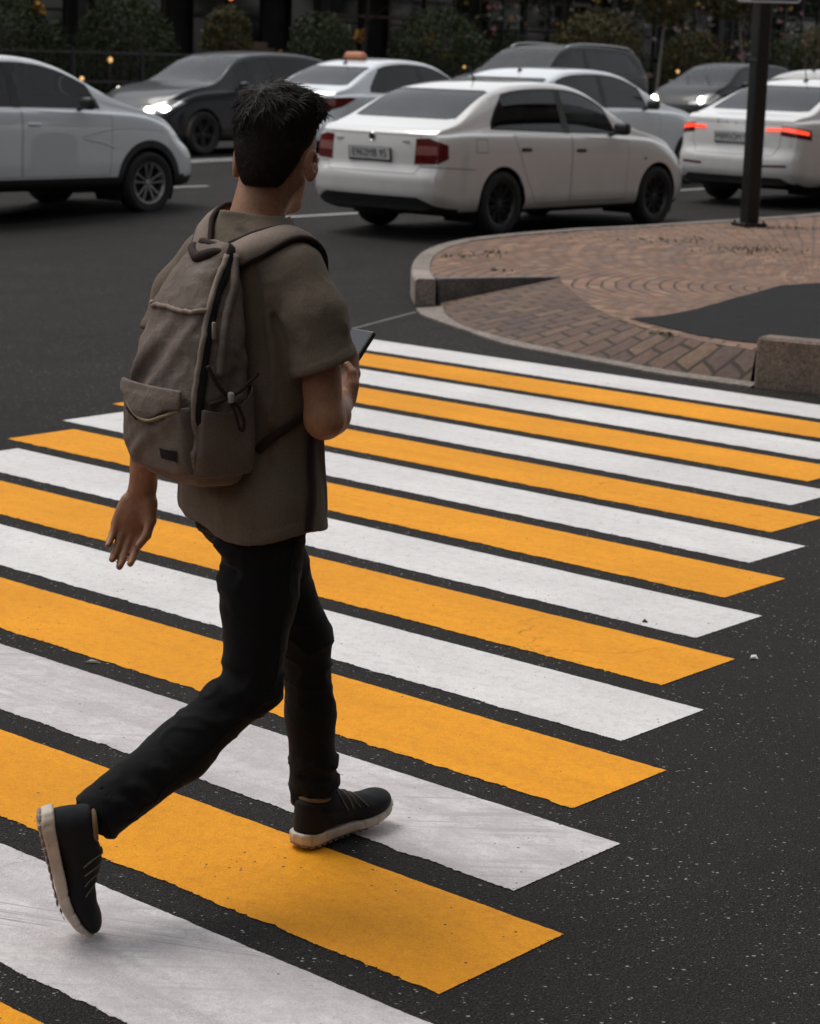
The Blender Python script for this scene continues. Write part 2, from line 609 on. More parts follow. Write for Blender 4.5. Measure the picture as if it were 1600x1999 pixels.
# ---- the brick island with its kerb, drop ramp and asphalt patch
def bricks(name, cols, polar=None, bw=.2, bh=.105, rot=0., mortar=(.06, .048, .038), msize=.010):
    m, nt, b = new_mat(name)
    co = objco(nt)
    if polar:
        sub = N(nt, 'ShaderNodeVectorMath', operation='SUBTRACT'); sub.inputs[1].default_value = (polar[0], polar[1], 0)
        L(nt, co, sub.inputs[0])
        sp = N(nt, 'ShaderNodeSeparateXYZ'); L(nt, sub.outputs['Vector'], sp.inputs['Vector'])
        r2 = math_(nt, 'SQRT', math_(nt, 'ADD', math_(nt, 'POWER', sp.outputs['X'], 2.), math_(nt, 'POWER', sp.outputs['Y'], 2.)))
        an = math_(nt, 'MULTIPLY', math_(nt, 'ARCTAN2', sp.outputs['Y'], sp.outputs['X']), 3.0)
        cb = N(nt, 'ShaderNodeCombineXYZ'); L(nt, an, cb.inputs['X']); L(nt, r2, cb.inputs['Y'])
        co2 = cb.outputs['Vector']
    else:
        mp = N(nt, 'ShaderNodeMapping'); mp.inputs['Rotation'].default_value = (0, 0, rot)
        L(nt, co, mp.inputs['Vector']); co2 = mp.outputs['Vector']
    # hand-laid wander
    dn = N(nt, 'ShaderNodeTexNoise'); dn.inputs['Scale'].default_value = 2.2; dn.inputs['Detail'].default_value = 3
    L(nt, co, dn.inputs['Vector'])
    va = N(nt, 'ShaderNodeVectorMath', operation='MULTIPLY_ADD'); va.inputs[1].default_value = (.07, .07, 0)
    L(nt, dn.outputs['Color'], va.inputs[0]); L(nt, co2, va.inputs[2])
    br = N(nt, 'ShaderNodeTexBrick')
    br.inputs['Scale'].default_value = 1
    br.inputs['Brick Width'].default_value = bw
    br.inputs['Row Height'].default_value = bh
    br.inputs['Mortar Size'].default_value = msize
    br.inputs['Mortar Smooth'].default_value = .25
    br.inputs['Bias'].default_value = 0
    br.inputs['Color1'].default_value = (0, 0, 0, 1)
    br.inputs['Color2'].default_value = (1, 1, 1, 1)
    br.inputs['Mortar'].default_value = (.5, .5, .5, 1)
    L(nt, va.outputs['Vector'], br.inputs['Vector'])
    c = ramp(nt, br.outputs['Color'], [(i / (len(cols) - 1), q) for i, q in enumerate(cols)])
    c = mixc(nt, .55, c, ramp(nt, noise(nt, co, 22, 5, .65), [(.3, .28), (.7, .7)]), 'OVERLAY')
    c = mixc(nt, ramp(nt, noise(nt, co, .8, 5, .6), [(.45, 0.), (.75, .5)]), c, [x * .55 for x in cols[1]])
    c = mixc(nt, br.outputs['Fac'], c, mortar)
    L(nt, c, b.inputs['Base Color'])
    b.inputs['Roughness'].default_value = .85
    b.inputs['Specular IOR Level'].default_value = .25
    inv = math_(nt, 'SUBTRACT', 1., br.outputs['Fac'])
    nm = bump(nt, math_(nt, 'MULTIPLY_ADD', br.outputs['Color'], .35, inv), .9, .014)
    nm = bump(nt, noise(nt, co, 90, 4), .3, .004, nm)
    L(nt, nm, b.inputs['Normal'])
    return m


M_BRICK = bricks('tan_brick', [(.155, .086, .06), (.27, .155, .105), (.195, .112, .086), (.32, .20, .13), (.155, .112, .098), (.24, .13, .085)], (2.9, 15.4), .2, .105)
M_PAVER = bricks('brown_paver', [(.10, .066, .053), (.14, .09, .068), (.095, .066, .058), (.165, .108, .075), (.115, .075, .062)], None,   .22, .15, -.35, (.048, .038, .031), .011)


def granite(name, base):
    m, nt, b = new_mat(name)
    co = objco(nt)
    v = N(nt, 'ShaderNodeTexVoronoi'); v.inputs['Scale'].default_value = 130
    L(nt, co, v.inputs['Vector'])
    sp = N(nt, 'ShaderNodeSeparateColor'); L(nt, v.outputs['Color'], sp.inputs['Color'])
    c = ramp(nt, sp.outputs['Red'], [(0, [x * .45 for x in base]), (.3, base), (.7, [x * 1.15 for x in base]), (1, [x * 1.6 for x in base])])
    c = mixc(nt, ramp(nt, noise(nt, co, 3.5, 6, .65), [(.45, 0.), (.72, .7)]), c, [base[0] * .42, base[1] * .38, base[2] * .34])
    c = mixc(nt, .5, c, ramp(nt, noise(nt, co, 30, 4), [(.3, .3), (.7, .7)]), 'OVERLAY')
    L(nt, c, b.inputs['Base Color'])
    b.inputs['Roughness'].default_value = .8
    L(nt, bump(nt, noise(nt, co, 70, 5, .7), .6, .006), b.inputs['Normal'])
    return m


M_GRAN = granite('granite_kerbstone', (.27, .225, .195))
M_GRAN2 = granite('grey_kerbstone', (.195, .162, .14))
M_GRANB = granite('brown_granite', (.155, .115, .09))
M_CONC = granite('old_concrete', (.13, .12, .115))

PZ = .18
outer = [(-.012, 15.42), (-.045, 16.0), (-.045, 16.55), (-.01, 17.25), (.09, 17.85), (.32, 18.45), (.77, 18.88), (1.3, 19.20), (1.87, 19.66), (2.63, 20.46), (4.17, 22.10), (10, 28.8), (30, 51.8), (50, 74.8)]
outc = catmull(outer, 6)


def offset(P, d):
    T = np.gradient(P, axis=0); T /= np.linalg.norm(T, axis=1)[:, None]
    return P + np.stack([T[:, 1], -T[:, 0]], 1) * d


inn = offset(outc, .15)
# kerb stones, each about a metre long, with fine joints
kz = PZ + .012
arc = np.concatenate([[0], np.cumsum(np.linalg.norm(np.diff(outc, axis=0), axis=1))])


def at_arc(P, a):
    return np.array([np.interp(a, arc, P[:, 0]), np.interp(a, arc, P[:, 1])])


def kerb_stone(a0, a1, name='kerb_stone'):
    bm = bmesh.new()
    rings = []
    for a in np.linspace(a0 + .004, a1 - .004, 5 if a1 - a0 < 2 else 40):
        o_, i_ = at_arc(outc, a), at_arc(inn, a)
        t_ = (i_ - o_) / np.linalg.norm(i_ - o_)
        prof = [(o_, -.05), (o_, kz - .02), (o_ + t_ * .012, kz - .004), (o_ + t_ * .03, kz), (i_ - t_ * .008, kz), (i_, kz - .008), (i_, -.05)]
        rings.append([bm.verts.new((p[0], p[1], z + zroad(o_[0], o_[1]))) for p, z in prof])
    for A, B in zip(rings, rings[1:]):
        for k in range(len(A) - 1):
            bm.faces.new((A[k], A[k + 1], B[k + 1], B[k]))
    bm.faces.new(rings[0][::-1]); bm.faces.new(rings[-1])
    o = bm_obj(name, bm, M_GRAN if a0 < .5 else M_GRAN2)
    return tag(o, None, None, None, 'structure')


a_ = 0.
k_ = 0
while a_ < 16:
    s_ = [1.02, .95, 1.0, 1.05][k_ % 4] if k_ else .74
    kerb_stone(a_, a_ + s_)
    a_ += s_; k_ += 1
kerb_stone(16.1, arc[-1] - .1)

tip = (1.07, 15.89)
back = [tip, (1.13, 14.7), (1.2, 13.95), (1.36, 13.2), (1.63, 12.55), (1.98, 12.1)]
backc = catmull(back, 5)
blk0, blk1 = (1.935, 11.83), (6.5, 9.35)
inn_list = [tuple(p) for p in inn]
plateau = [(.172, 15.53)] + inn_list[1:] + [(120, 60), (60, -10), (12, 4.0), (6.6, 9.5)] + [tuple(p) for p in backc[::-1]]
bm = bmesh.new()
f = bm.faces.new([bm.verts.new((x, y, PZ)) for x, y in plateau])
bmesh.ops.triangulate(bm, faces=[f])
drape(bm)
tag(bm_obj('pavement', bm, M_BRICK), 'island pavement of tan bricks laid in curved rows', 'pavement', kind='structure')
front_in = catmull([(.18, 15.15), (.22, 14.6), (.33, 14.06), (.58, 13.5), (.88, 13.04), (1.19, 12.65), (1.47, 12.32), (1.93, 11.93)], 4)
bm = bmesh.new()
fi = [bm.verts.new((p[0], p[1], .016)) for p in front_in]
bk = [bm.verts.new((p[0], p[1], PZ - .001)) for p in backc]
wl = bm.verts.new((.18, 15.44, .016))
nb_ = len(bk)
idx = np.round(np.linspace(0, len(fi) - 1, nb_)).astype(int)
# strip between front edge and back line, two rows deep so that it dishes a little
for k in range(nb_ - 1):
    a, b2 = idx[k], idx[k + 1]
    poly = [fi[q] for q in range(a, b2 + 1)] + [bk[k + 1], bk[k]]
    if len(poly) > 2: bm.faces.new(poly)
bm.faces.new([wl, fi[0], bk[0]])
bmesh.ops.triangulate(bm, faces=bm.faces[:])
tag(bm_obj('pavement_ramp', bm, M_PAVER, smooth=True), 'dropped ramp of dark brown pavers sloping to the crossing', 'ramp', kind='structure')
# wedge kerb along the left side of the ramp
bm = bmesh.new()
a, b2 = Vector((.165, 15.50, 0)), Vector((1.10, 15.92, 0))
dd = (b2 - a).normalized(); nn = Vector((-dd.y, dd.x, 0)) * .12
top = PZ + .008
vs = [bm.verts.new(p) for p in [a + Vector((0, 0, -.03)), b2 + Vector((0, 0, PZ - .03)), b2 + Vector((0, 0, top)), a + Vector((0, 0, top)),
                                a + nn + Vector((0, 0, -.03)), b2 + nn + Vector((0, 0, PZ - .03)), b2 + nn + Vector((0, 0, top)), a + nn + Vector((0, 0, top))]]
for q in ((0, 1, 2, 3), (5, 4, 7, 6), (3, 2, 6, 7), (1, 5, 6, 2), (4, 0, 3, 7), (0, 4, 5, 1)):
    bm.faces.new([vs[k] for k in q])
bmesh.ops.bevel(bm, geom=bm.edges[:], offset=.008, segments=2, affect='EDGES')
tag(bm_obj('ramp_kerb', bm, M_CONC), 'grey wedge kerb beside the dropped ramp', 'kerb', kind='structure')
# flush kerb strip in front of the ramp
fo = catmull([(-.0, 15.10), (.04, 14.75), (.16, 14.4), (.32, 13.98), (.57, 13.34), (.89, 12.9), (1.18, 12.54), (1.46, 12.19), (1.915, 11.80)], 4)
fi2 = catmull([(.19, 15.2), (.21, 14.7), (.30, 14.18), (.45, 13.8), (.68, 13.36), (.98, 12.94), (1.27, 12.57), (1.55, 12.24), (1.97, 11.9)], 4)
V, F = [], []
for p, q in zip(fo, fi2):
    V += [(p[0], p[1], -.02), (p[0], p[1], .012), (q[0], q[1], .021)]
for k in range(len(fo) - 1):
    F += [(3 * k, 3 * k + 3, 3 * k + 4, 3 * k + 1), (3 * k + 1, 3 * k + 4, 3 * k + 5, 3 * k + 2)]
tag(mesh('flush_kerb', V, F, M_GRAN2, smooth=False), 'flush kerb strip between ramp and crossing', 'kerb', kind='structure')
# big granite kerb block at the right edge
bm = bmesh.new()
p0, p1 = Vector((*blk0, 0)), Vector((2.96, 11.27, 0))
for a, b2 in ((p0, p1), (p1 + (p1 - p0).normalized() * .012, Vector((4.1, 10.65, 0))), (Vector((4.11, 10.644, 0)), Vector((6.5, 9.35, 0)))):
    dd = (b2 - a).normalized(); nn = Vector((-dd.y, dd.x, 0)); ln = (b2 - a).length
    M3 = Matrix((dd, nn, Vector((0, 0, 1)))).transposed()
    bm_box(bm, (a + b2) / 2 + nn * .09 + Vector((0, 0, .13)), (ln, .18, .32), .022, M3, 3)
for v in bm.verts:
    v.co += Vector((random.gauss(0, .003), random.gauss(0, .003), random.gauss(0, .003)))
kb = bm_obj('kerb_block', bm, M_GRANB)
tag(kb, 'tall rough granite kerb block at the right beside the dropped ramp', 'kerb', kind='structure')
# asphalt patch
pp = ([(1.37, 13.42), (1.60, 13.62), (1.88, 14.06), (2.32, 14.97), (2.70, 15.62), (3.3, 15.95), (4.2, 15.6), (4.4, 13.6), (3.6, 12.2), (2.6, 11.95), (2.1, 12.33), (1.86, 12.5), (1.68, 12.75), (1.52, 13.1), (1.37, 13.42)])
bm = bmesh.new()
f = bm.faces.new([bm.verts.new((x, y, PZ + .005)) for x, y in pp[:-1]])
bmesh.ops.triangulate(bm, faces=[f])
drape(bm)
tag(bm_obj('asphalt_patch', bm, M_PATCH), 'black asphalt patch let into the brick pavement', 'patch', kind='structure')
# grass tufts growing in the joints
M_TUFT = simple('joint_grass', (.045, .06, .02), .8, 0, .4, 20)
bm = bmesh.new()
for cx, cy, n, r in [(2.2, 18.4, 60, .2), (2.75, 17.8, 40, .16), (3.0, 17.7, 70, .22), (.42, 17.3, 36, .12), (.6, 17.6, 26, .1), (.62, 16.3, 14, .06), (1.5, 12.65, 20, .07), (3.9, 20.2, 50, .3), (3.3, 20.0, 40, .2)]:
    for _ in range(n):
        x, y = cx + random.gauss(0, r), cy + random.gauss(0, r * .5)
        a = random.uniform(0, 2 * PI); hgt = random.uniform(.012, .035); wd = random.uniform(.004, .012)
        p = Vector((x, y, PZ + zroad(x, y))); s = Vector((math.cos(a), math.sin(a), 0))
        t = p + Vector((random.gauss(0, .015), random.gauss(0, .015), hgt))
        bm.faces.new([bm.verts.new(p - s * wd), bm.verts.new(p + s * wd), bm.verts.new(t)])
tag(bm_obj('grass_tufts', bm, M_TUFT), 'sparse grass sprouting between the bricks', 'grass', kind='stuff')
# litter on the road: flat scraps
for nm, (x, y), pts, c, lab in [('paper_scrap', (1.074, 6.236), [(-.022, -.03), (.004, -.016), (.020, -.022), (.016, .012), (-.002, .030), (-.012, .006)], (.55, .55, .54), 'small pale paper scrap on the asphalt right of the crossing'),
                                ('cigarette_end', (-.927, 5.972), [(-.034, -.006), (.030, -.012), (.032, -.003), (-.010, .008), (-.032, .006)], (.42, .37, .33), 'pale cigarette end lying between two crossing bars'),
                                ('pebble', (.778, 6.622), [(-.012, -.012), (.010, -.016), (.014, .006), (.002, .022), (-.012, .010)], (.02, .018, .016), 'small dark pebble on a white crossing bar')]:
    bm = bmesh.new()
    lo_ = [bm.verts.new((px_, py_, .0)) for px_, py_ in pts]; hi_ = [bm.verts.new((px_ * .8, py_ * .8, .006 + .004 * math.sin(9 * k))) for k, (px_, py_) in enumerate(pts)]
    bm.faces.new(hi_)
    for k in range(len(pts)): bm.faces.new((lo_[k], lo_[(k + 1) % len(pts)], hi_[(k + 1) % len(pts)], hi_[k]))
    o = bm_obj(nm, bm, simple(nm + '_surface', c, .8))
    o.scale = (.68, .68, .8)
    o.location = (x, y, .0025)
    tag(o, lab, 'litter')
# ---------------------------------------------------------------- the person (local frame: x forward, y left, z up)
TH = rad(43)
P_O = Vector((-.335, 4.392, 0))
person = empty('person', P_O, TH, 'person in olive t-shirt and black trousers striding over the crossing with a phone', 'person')


def skin_mat():
    m, nt, b = new_mat('skin')
    co = objco(nt)
    f = noise(nt, co, 9, 4)
    c = ramp(nt, f, [(.3, (.275, .132, .072)), (.7, (.35, .178, .102))])
    c = mixc(nt, .35, c, ramp(nt, noise(nt, co, 90, 4), [(.3, .3), (.7, .7)]), 'OVERLAY')
    c = mixc(nt, ramp(nt, noise(nt, co, 28, 3), [(.52, 0.), (.72, .45)]), c, (.24, .085, .055))
    L(nt, c, b.inputs['Base Color'])
    b.inputs['Roughness'].default_value = .5
    b.inputs['Specular IOR Level'].default_value = .4
    b.inputs['Subsurface Weight'].default_value = .12
    b.inputs['Subsurface Radius'].default_value = (.012, .005, .003)
    b.inputs['Subsurface Scale'].default_value = .5
    L(nt, bump(nt, noise(nt, co, 240, 4), .3, .003), b.inputs['Normal'])
    return m


def cloth(name, col, var=.14, weave=900, rough=.9, wr=.5, fade=None):
    m, nt, b = new_mat(name)
    co = objco(nt)
    c = ramp(nt, noise(nt, co, 6, 5, .6), [(.3, [x * (1 - var) for x in col]), (.7, [x * (1 + var) for x in col])])
    if fade:
        c = mixc(nt, ramp(nt, noise(nt, co, 11, 6, .65), [(.48, 0.), (.75, .8)]), c, fade)
    c = mixc(nt, .3, c, ramp(nt, noise(nt, co, weave * .4, 2), [(.3, .3), (.7, .7)]), 'OVERLAY')
    L(nt, c, b.inputs['Base Color'])
    b.inputs['Roughness'].default_value = rough
    b.inputs['Specular IOR Level'].default_value = .15
    b.inputs['Sheen Weight'].default_value = .04
    b.inputs['Sheen Roughness'].default_value = .5
    nm = bump(nt, noise(nt, co, 34, 5, .6, .6), wr * .35, .012)
    nm = bump(nt, noise(nt, co, weave, 2), .25, .0015, nm)
    L(nt, nm, b.inputs['Normal'])
    return m


M_SKIN = skin_mat()
M_SHIRT = cloth('olive_jersey', (.135, .106, .080), .09, 700, .95, .6)
M_JEAN = cloth('black_denim', (.0062, .0062, .0068), .25, 900, .9, .5)
M_CANVAS = cloth('taupe_canvas', (.150, .119, .100), .14, 600, .93, 1.0, (.235, .195, .17))
M_CANV2 = cloth('taupe_canvas_strap', (.235, .185, .155), .1, 600, .93, .5)
M_TRIM = cloth('dark_brown_webbing', (.030, .019, .016), .2, 900, .8, .2)
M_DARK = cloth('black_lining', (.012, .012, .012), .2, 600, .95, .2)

# joints
HIP_R, KNE_R, ANK_R = (-.035, -.085, .885), (-.068, -.088, .472), (-.452, -.055, .213)
HIP_L, KNE_L, ANK_L = (.025, .085, .885), (.205, .07, .495), (.238, .046, .085)
SH_R, EL_R, WR_R = (-.005, -.160, 1.34), (-.005, -.232, 1.056), (.160, -.088, 1.052)
SH_L, EL_L, WR_L = (-.03, .140, 1.335), (-.120, .198, 1.085), (-.128, .230, .845)

# ---- hands: chains of finger joints in a palm frame (u along the hand, s towards the thumb, n out of the palm)
def hand_frame(w, u, s):
    u = np.array(u, float); u /= np.linalg.norm(u)
    s = np.array(s, float); s -= u * (s @ u); s /= np.linalg.norm(s)
    n = np.cross(u, s)
    return np.array(w, float), u, s, n


FING = [(.030, .086, (.041, .025, .019), .0094), (.010, .090, (.045, .028, .020), .0098), (-.010, .086, (.042, .026, .020), .0094), (-.029, .078, (.033, .020, .018), .0084)]


def finger_chains(fr, side, curls, spread=.005):
    """curls: per finger (mcp, pip, dip) bend angles towards the palm; side=+1 when n already points out of the palm"""
    w, u, s, n = fr
    n = n * side
    out = []
    for (ds, dl, lens, r), (a, b_, c) in zip(FING, curls):
        base = w + u * dl + s * ds
        dirv = u + s * ds * spread * 10
        dirv /= np.linalg.norm(dirv)
        pts = [base]; ang = 0.
        for ln, da in zip(lens, (a, b_, c)):
            ang += da
            pts.append(pts[-1] + (dirv * math.cos(ang) + n * math.sin(ang)) * ln)
        out.append((pts, [r * 1.08, r, r * .92, r * .8]))
    return out


def hand_sdf(P, fr, side, curls, thumb, wr=.027):
    w, u, s, n = fr
    nn = n * side
    d = rcone(P, w - u * .01, w + u * .055, wr, .034, (n, 1.75))
    d = smin(d, rcone(P, w + u * .05 + s * .0, w + u * .085, .036, .036, (n, 2.6)), .015)
    for ds in (.03, .01, -.012, -.031):
        d = smin(d, rcone(P, w + u * .03 + s * ds * .8, w + u * .088 + s * ds, .013, .0105), .008)
    d = smin(d, rcone(P, w + u * .02 + s * .02 + nn * .008, w + u * .055 + s * .034 + nn * .012, .018, .014), .012)
    for pts, rs in finger_chains(fr, side, curls):
        d = smin(d, chain(P, pts, rs, .003), .005)
    t = [w + u * a + s * b_ + nn * c for a, b_, c in thumb]
    d = smin(d, chain(P, t, [.0150, .0118, .0104, .0085][:len(t)], .004), .009)
    return d


# left hand hanging, palm to the rear; thumb on the body side
FR_L = hand_frame((-.128, .230, .842), (-.30, .17, -1.), (.74, -.66, -.28))
CUR_L = [(.32, .45, .28), (.26, .42, .28), (.26, .44, .3), (.30, .48, .30)]
THB_L = [(.018, .026, .008), (.052, .040, .020), (.084, .042, .032), (.110, .034, .042)]
# right hand under the phone, thumb along its right edge
PH_U = np.array((.65, .0, .76)); PH_U /= np.linalg.norm(PH_U)
PH_S = np.array((.0, -1., .0))
PH_C = np.array((.250, -.006, 1.134))
PH_N = np.cross(PH_U, PH_S) * 1.0
FR_R = hand_frame((.162, -.080, 1.042), (.58, .46, .66), (.35, -1., .35))
CUR_R = [(.35, .9, .6), (.35, 1.0, .6), (.38, 1.05, .7), (.45, 1.1, .7)]
THB_R = [(.016, .030, .004), (.042, .042, .014), (.066, .042, .026), (.084, .032, .036)]
SD_L = 1 if FR_L[3] @ np.array((-.64, -.77, 0)) > 0 else -1
SD_R = 1 if FR_R[3] @ np.array((-.76, 0, .65)) > 0 else -1

# ---- head
HEAD_O = np.array((.042, -.004, 1.572))
HY, HP = rad(24), rad(-7)
cy_, sy_, cp2, sp2 = math.cos(HY), math.sin(HY), math.cos(HP), math.sin(HP)
HM = np.array([[cy_ * cp2, -sy_, -cy_ * sp2], [sy_ * cp2, cy_, -sy_ * sp2], [sp2, 0, cp2]])     # columns: head axes x y z


def hp(P):
    return (P - HEAD_O) @ HM


def skull(Q):
    d = ell(Q, (-.012, 0, .040), (.096, .0755, .088))
    d = smin(d, ell(Q, (.035, 0, .015), (.058, .064, .085)), .03)
    d = smin(d, rcone(Q, (.005, 0, -.055), (.070, 0, -.088), .050, .024), .035)
    d = smin(d, rcone(Q, (.012, .044, -.045), (.072, .012, -.090), .018, .016), .02)
    d = smin(d, rcone(Q, (.012, -.044, -.045), (.072, -.012, -.090), .018, .016), .02)
    d = smin(d, ell(Q, (.062, 0, -.045), (.032, .030, .030)), .02)
    d = smin(d, rcone(Q, (.088, 0, .018), (.108, 0, -.026), .008, .0135), .012)           # nose
    d = smin(d, rcone(Q, (.080, .028, .030), (.080, -.028, .030), .012, .012), .015)      # brow
    for s in (1, -1):
        d = smax(d, -ell(Q, (.094, .031 * s, .010), (.016, .017, .011)), .012)            # eye sockets
        d = smin(d, ell(Q, (.066, .045 * s, -.018), (.025, .02, .018)), .02)              # cheekbones
    for s in (1, -1):
        d = smin(d, ell(Q, (.0745, .031 * s, .0195), (.0135, .0170, .0070)), .005)
        d = smin(d, ell(Q, (.0740, .031 * s, .0005), (.0125, .0160, .0055)), .005)
    d = smin(d, ell(Q, (.089, 0, -.056), (.010, .022, .006)), .006)
    d = smin(d, ell(Q, (.086, 0, -.067), (.010, .019, .007)), .006)
    d = smax(d, -rcone(Q, (.102, .02, -.0615), (.102, -.02, -.0615), .003, .003), .004)
    d = smin(d, ell(Q, (.082, 0, -.092), (.014, .018, .012)), .012)
    return d


def ears(Q):
    d = None
    for s in (1, -1):
        a = .5 * s
        ax = np.array([[math.cos(a), -math.sin(a), 0], [math.sin(a), math.cos(a), 0], [0, 0, 1]])
        c = np.array((-.010, .088 * s, -.013))
        e = ell(Q, c, (.020, .0068, .033), ax)
        e = smin(e, ell(Q, c + np.array((.004, -.002 * s, -.026)), (.010, .006, .010)), .006)
        e = smax(e, -ell(Q, c + np.array((.006, .007 * s, .004)), (.010, .006, .018), ax), .004)
        d = e if d is None else np.minimum(d, e)
    return d


def body_sdf(P):
    Q = hp(P)
    d = smin(skull(Q), ears(Q), .008)
    d = smin(d, rcone(P, (-.016, 0, 1.40), (.020, -.001, 1.53), .060, .0535), .025)            # neck
    for s in (1, -1):
        d = smin(d, rcone(P, (-.024, .03 * s, 1.395), (-.022, .12 * s, 1.34), .040, .034), .04)
    d = smin(d, rcone(P, (-.012, 0, 1.25), (0, 0, .98), .13, .12, ((1, 0, 0), 1.5)), .04)     # trunk, inside the shirt
    d = smin(d, chain(P, [SH_R, (-.002, -.207, 1.21), EL_R], [.036, .044, .038], .02), .02)
    fr1 = tuple(np.array(EL_R) + (np.array(WR_R) - np.array(EL_R)) * .3)
    d = smin(d, chain(P, [EL_R, fr1, WR_R], [.038, .043, .029], .015), .02)
    d = smin(d, hand_sdf(P, FR_R, SD_R, CUR_R, THB_R), .012)
    d = smin(d, chain(P, [SH_L, (-.084, .178, 1.205), EL_L], [.034, .043, .038], .02), .02)
    fl1 = tuple(np.array(EL_L) + (np.array(WR_L) - np.array(EL_L)) * .3)
    d = smin(d, chain(P, [EL_L, fl1, WR_L], [.039, .042, .0285], .015), .02)
    d = smin(d, hand_sdf(P, FR_L, SD_L, CUR_L, THB_L), .012)
    return d


sdf_obj('body', body_sdf, (-.32, -.34, .62), (.40, .34, 1.76), .0036, M_SKIN, person, 1)

# eyes
for s in (1, -1):
    bm = bmesh.new()
    bmesh.ops.create_uvsphere(bm, u_segments=16, v_segments=10, radius=.0118)
    c = HEAD_O + HM @ np.array((.0755, .031 * s, .010))
    bmesh.ops.translate(bm, vec=c, verts=bm.verts)
    ey = bm_obj('eye', bm, simple('eye_white', (.50, .46, .42), .15), person, smooth=True)
    bm = bmesh.new()
    bmesh.ops.create_uvsphere(bm, u_segments=16, v_segments=10, radius=1)
    M_ = Matrix([list(HM[k]) for k in range(3)]).to_4x4()
    bmesh.ops.transform(bm, matrix=Matrix.Translation(HEAD_O + HM @ np.array((.0848, .0305 * s, .0095))) @ M_ @ Matrix.Diagonal((.0030, .0060, .0060, 1)), verts=bm.verts)
    bm_obj('iris', bm, simple('dark_iris', (.02, .012, .008), .1), ey, smooth=True)
    bm = bmesh.new()
    bm_tube(bm, [HEAD_O + HM @ np.array(q) for q in ((.092, .014 * s, .030), (.0915, .028 * s, .035), (.083, .043 * s, .033), (.073, .052 * s, .028))], [.003, .0036, .0030, .0012], 8)
    bm_obj('eyebrow', bm, simple('eyebrow_hair', (.012, .009, .007), .8), person, smooth=True)

# ---- hair: a cropped cap with longer tufts on top
M_HAIR, nt, b = new_mat('dark_hair')
co = objco(nt)
L(nt, ramp(nt, noise(nt, co, 60, 4), [(.3, (.009, .0062, .0048)), (.7, (.024, .016, .0115))]), b.inputs['Base Color'])
b.inputs['Roughness'].default_value = .6
b.inputs['Specular IOR Level'].default_value = .18
L(nt, bump(nt, noise(nt, co, 190, 3, .6, .5), .5, .004), b.inputs['Normal'])


def hair_sdf(P):
    Q = hp(P)
    d = ell(Q, (-.012, 0, .046), (.1035, .0785, .091))
    d = smin(d, ell(Q, (.012, 0, .092), (.094, .078, .058)), .02)              # volume on top
    d = smin(d, ell(Q, (.072, -.012, .105), (.045, .056, .034)), .025)          # fringe pushed forward
    d = smin(d, ell(Q, (-.05, 0, -.012), (.057, .056, .074)), .03)               # nape, fading
    # hairline: front of the ears and below the nape are bare
    cut = (Q[:, 0] - .036) * .75 + (.055 - Q[:, 2]) * .5
    d = smax(d, cut, .012)
    d = smax(d, -(Q[:, 2] + .068 + .30 * np.maximum(0, Q[:, 0] + .035) - .9 * np.maximum(0, np.abs(Q[:, 1]) - .05)), .01)
    # round the ears
    for s in (1, -1):
        d = smax(d, -ell(Q, (.004, .088 * s, -.024), (.026, .030, .044)), .008)
    up = np.clip((Q[:, 2] - .02) / .08, 0, 1)
    d = d + up * (.0045 * wob(Q, 38, 3, 6) - .0050 * ridged(Q, 58, 5, (1., 1., 1.2), 3.0)) + .001
    return d


V, F = nets(hair_sdf, (-.17, -.17, 1.44), (.22, .17, 1.80), .0042)
V = relax(V, F, 1)
# locks: tapered curved blades laid along the head, bristling a little at the outline
def normal_of(fn, p, e=.003):
    p = np.asarray(p)
    o = np.eye(3) * e
    g = fn(p + o) - fn(p - o)
    return g / (np.linalg.norm(g) + 1e-9)


LV, LF = V.tolist(), F.tolist()
rg = np.random.default_rng(5)
sel = rg.choice(len(V), min(len(V), 9000), replace=False)
WH = np.array((-.062, .012, .105))          # the crown whorl the hair grows from
for k in sel:
    p = V[k]; q = hp(p[None])[0]
    if q[2] < -.062: continue
    nrm = normal_of(hair_sdf, p)
    topw = min(1, max(0, (q[2] - .03) / .08))
    flow = (q - WH); flow[2] *= .6; flow[2] -= .03
    flow = flow / (np.linalg.norm(flow) + 1e-6)
    flow = flow + .45 * np.array([math.sin(q[1] * 80 + q[2] * 50), math.sin(q[0] * 75 + q[2] * 30 + 1), math.sin(q[0] * 60 + q[1] * 70)]) + rg.normal(0, .16, 3)
    t = HM @ flow
    t -= nrm * (t @ nrm); t /= np.linalg.norm(t) + 1e-9
    ln = (.009 + .030 * topw) * rg.uniform(.6, 1.25) * (1. if q[0] < .03 else .6)
    lift = .02 + .10 * topw * rg.uniform(0, 1) ** 1.5
    wd = rg.uniform(.0006, .0016)
    sd_ = np.cross(nrm, t)
    sway = sd_ * rg.normal(0, .12) * ln
    i0 = len(LV)
    C = [p - nrm * .002, p + t * ln * .35 + nrm * ln * lift, p + t * ln * .7 + nrm * ln * lift * 1.2 + sway * .5, p + t * ln + nrm * ln * (lift * .6 - .10) + sway]
    for c, w2 in zip(C[:3], (1., .9, .6)):
        LV += [(c - sd_ * wd * w2).tolist(), (c + nrm * wd * .8).tolist(), (c + sd_ * wd * w2).tolist()]
    LV.append(C[3].tolist())
    for a in (0, 3):
        LF += [[i0 + a, i0 + a + 1, i0 + a + 4, i0 + a + 3], [i0 + a + 1, i0 + a + 2, i0 + a + 5, i0 + a + 4]]
    LF += [[i0 + 6, i0 + 7, i0 + 9], [i0 + 7, i0 + 8, i0 + 9]]
mesh('hair', LV, LF, M_HAIR, person)


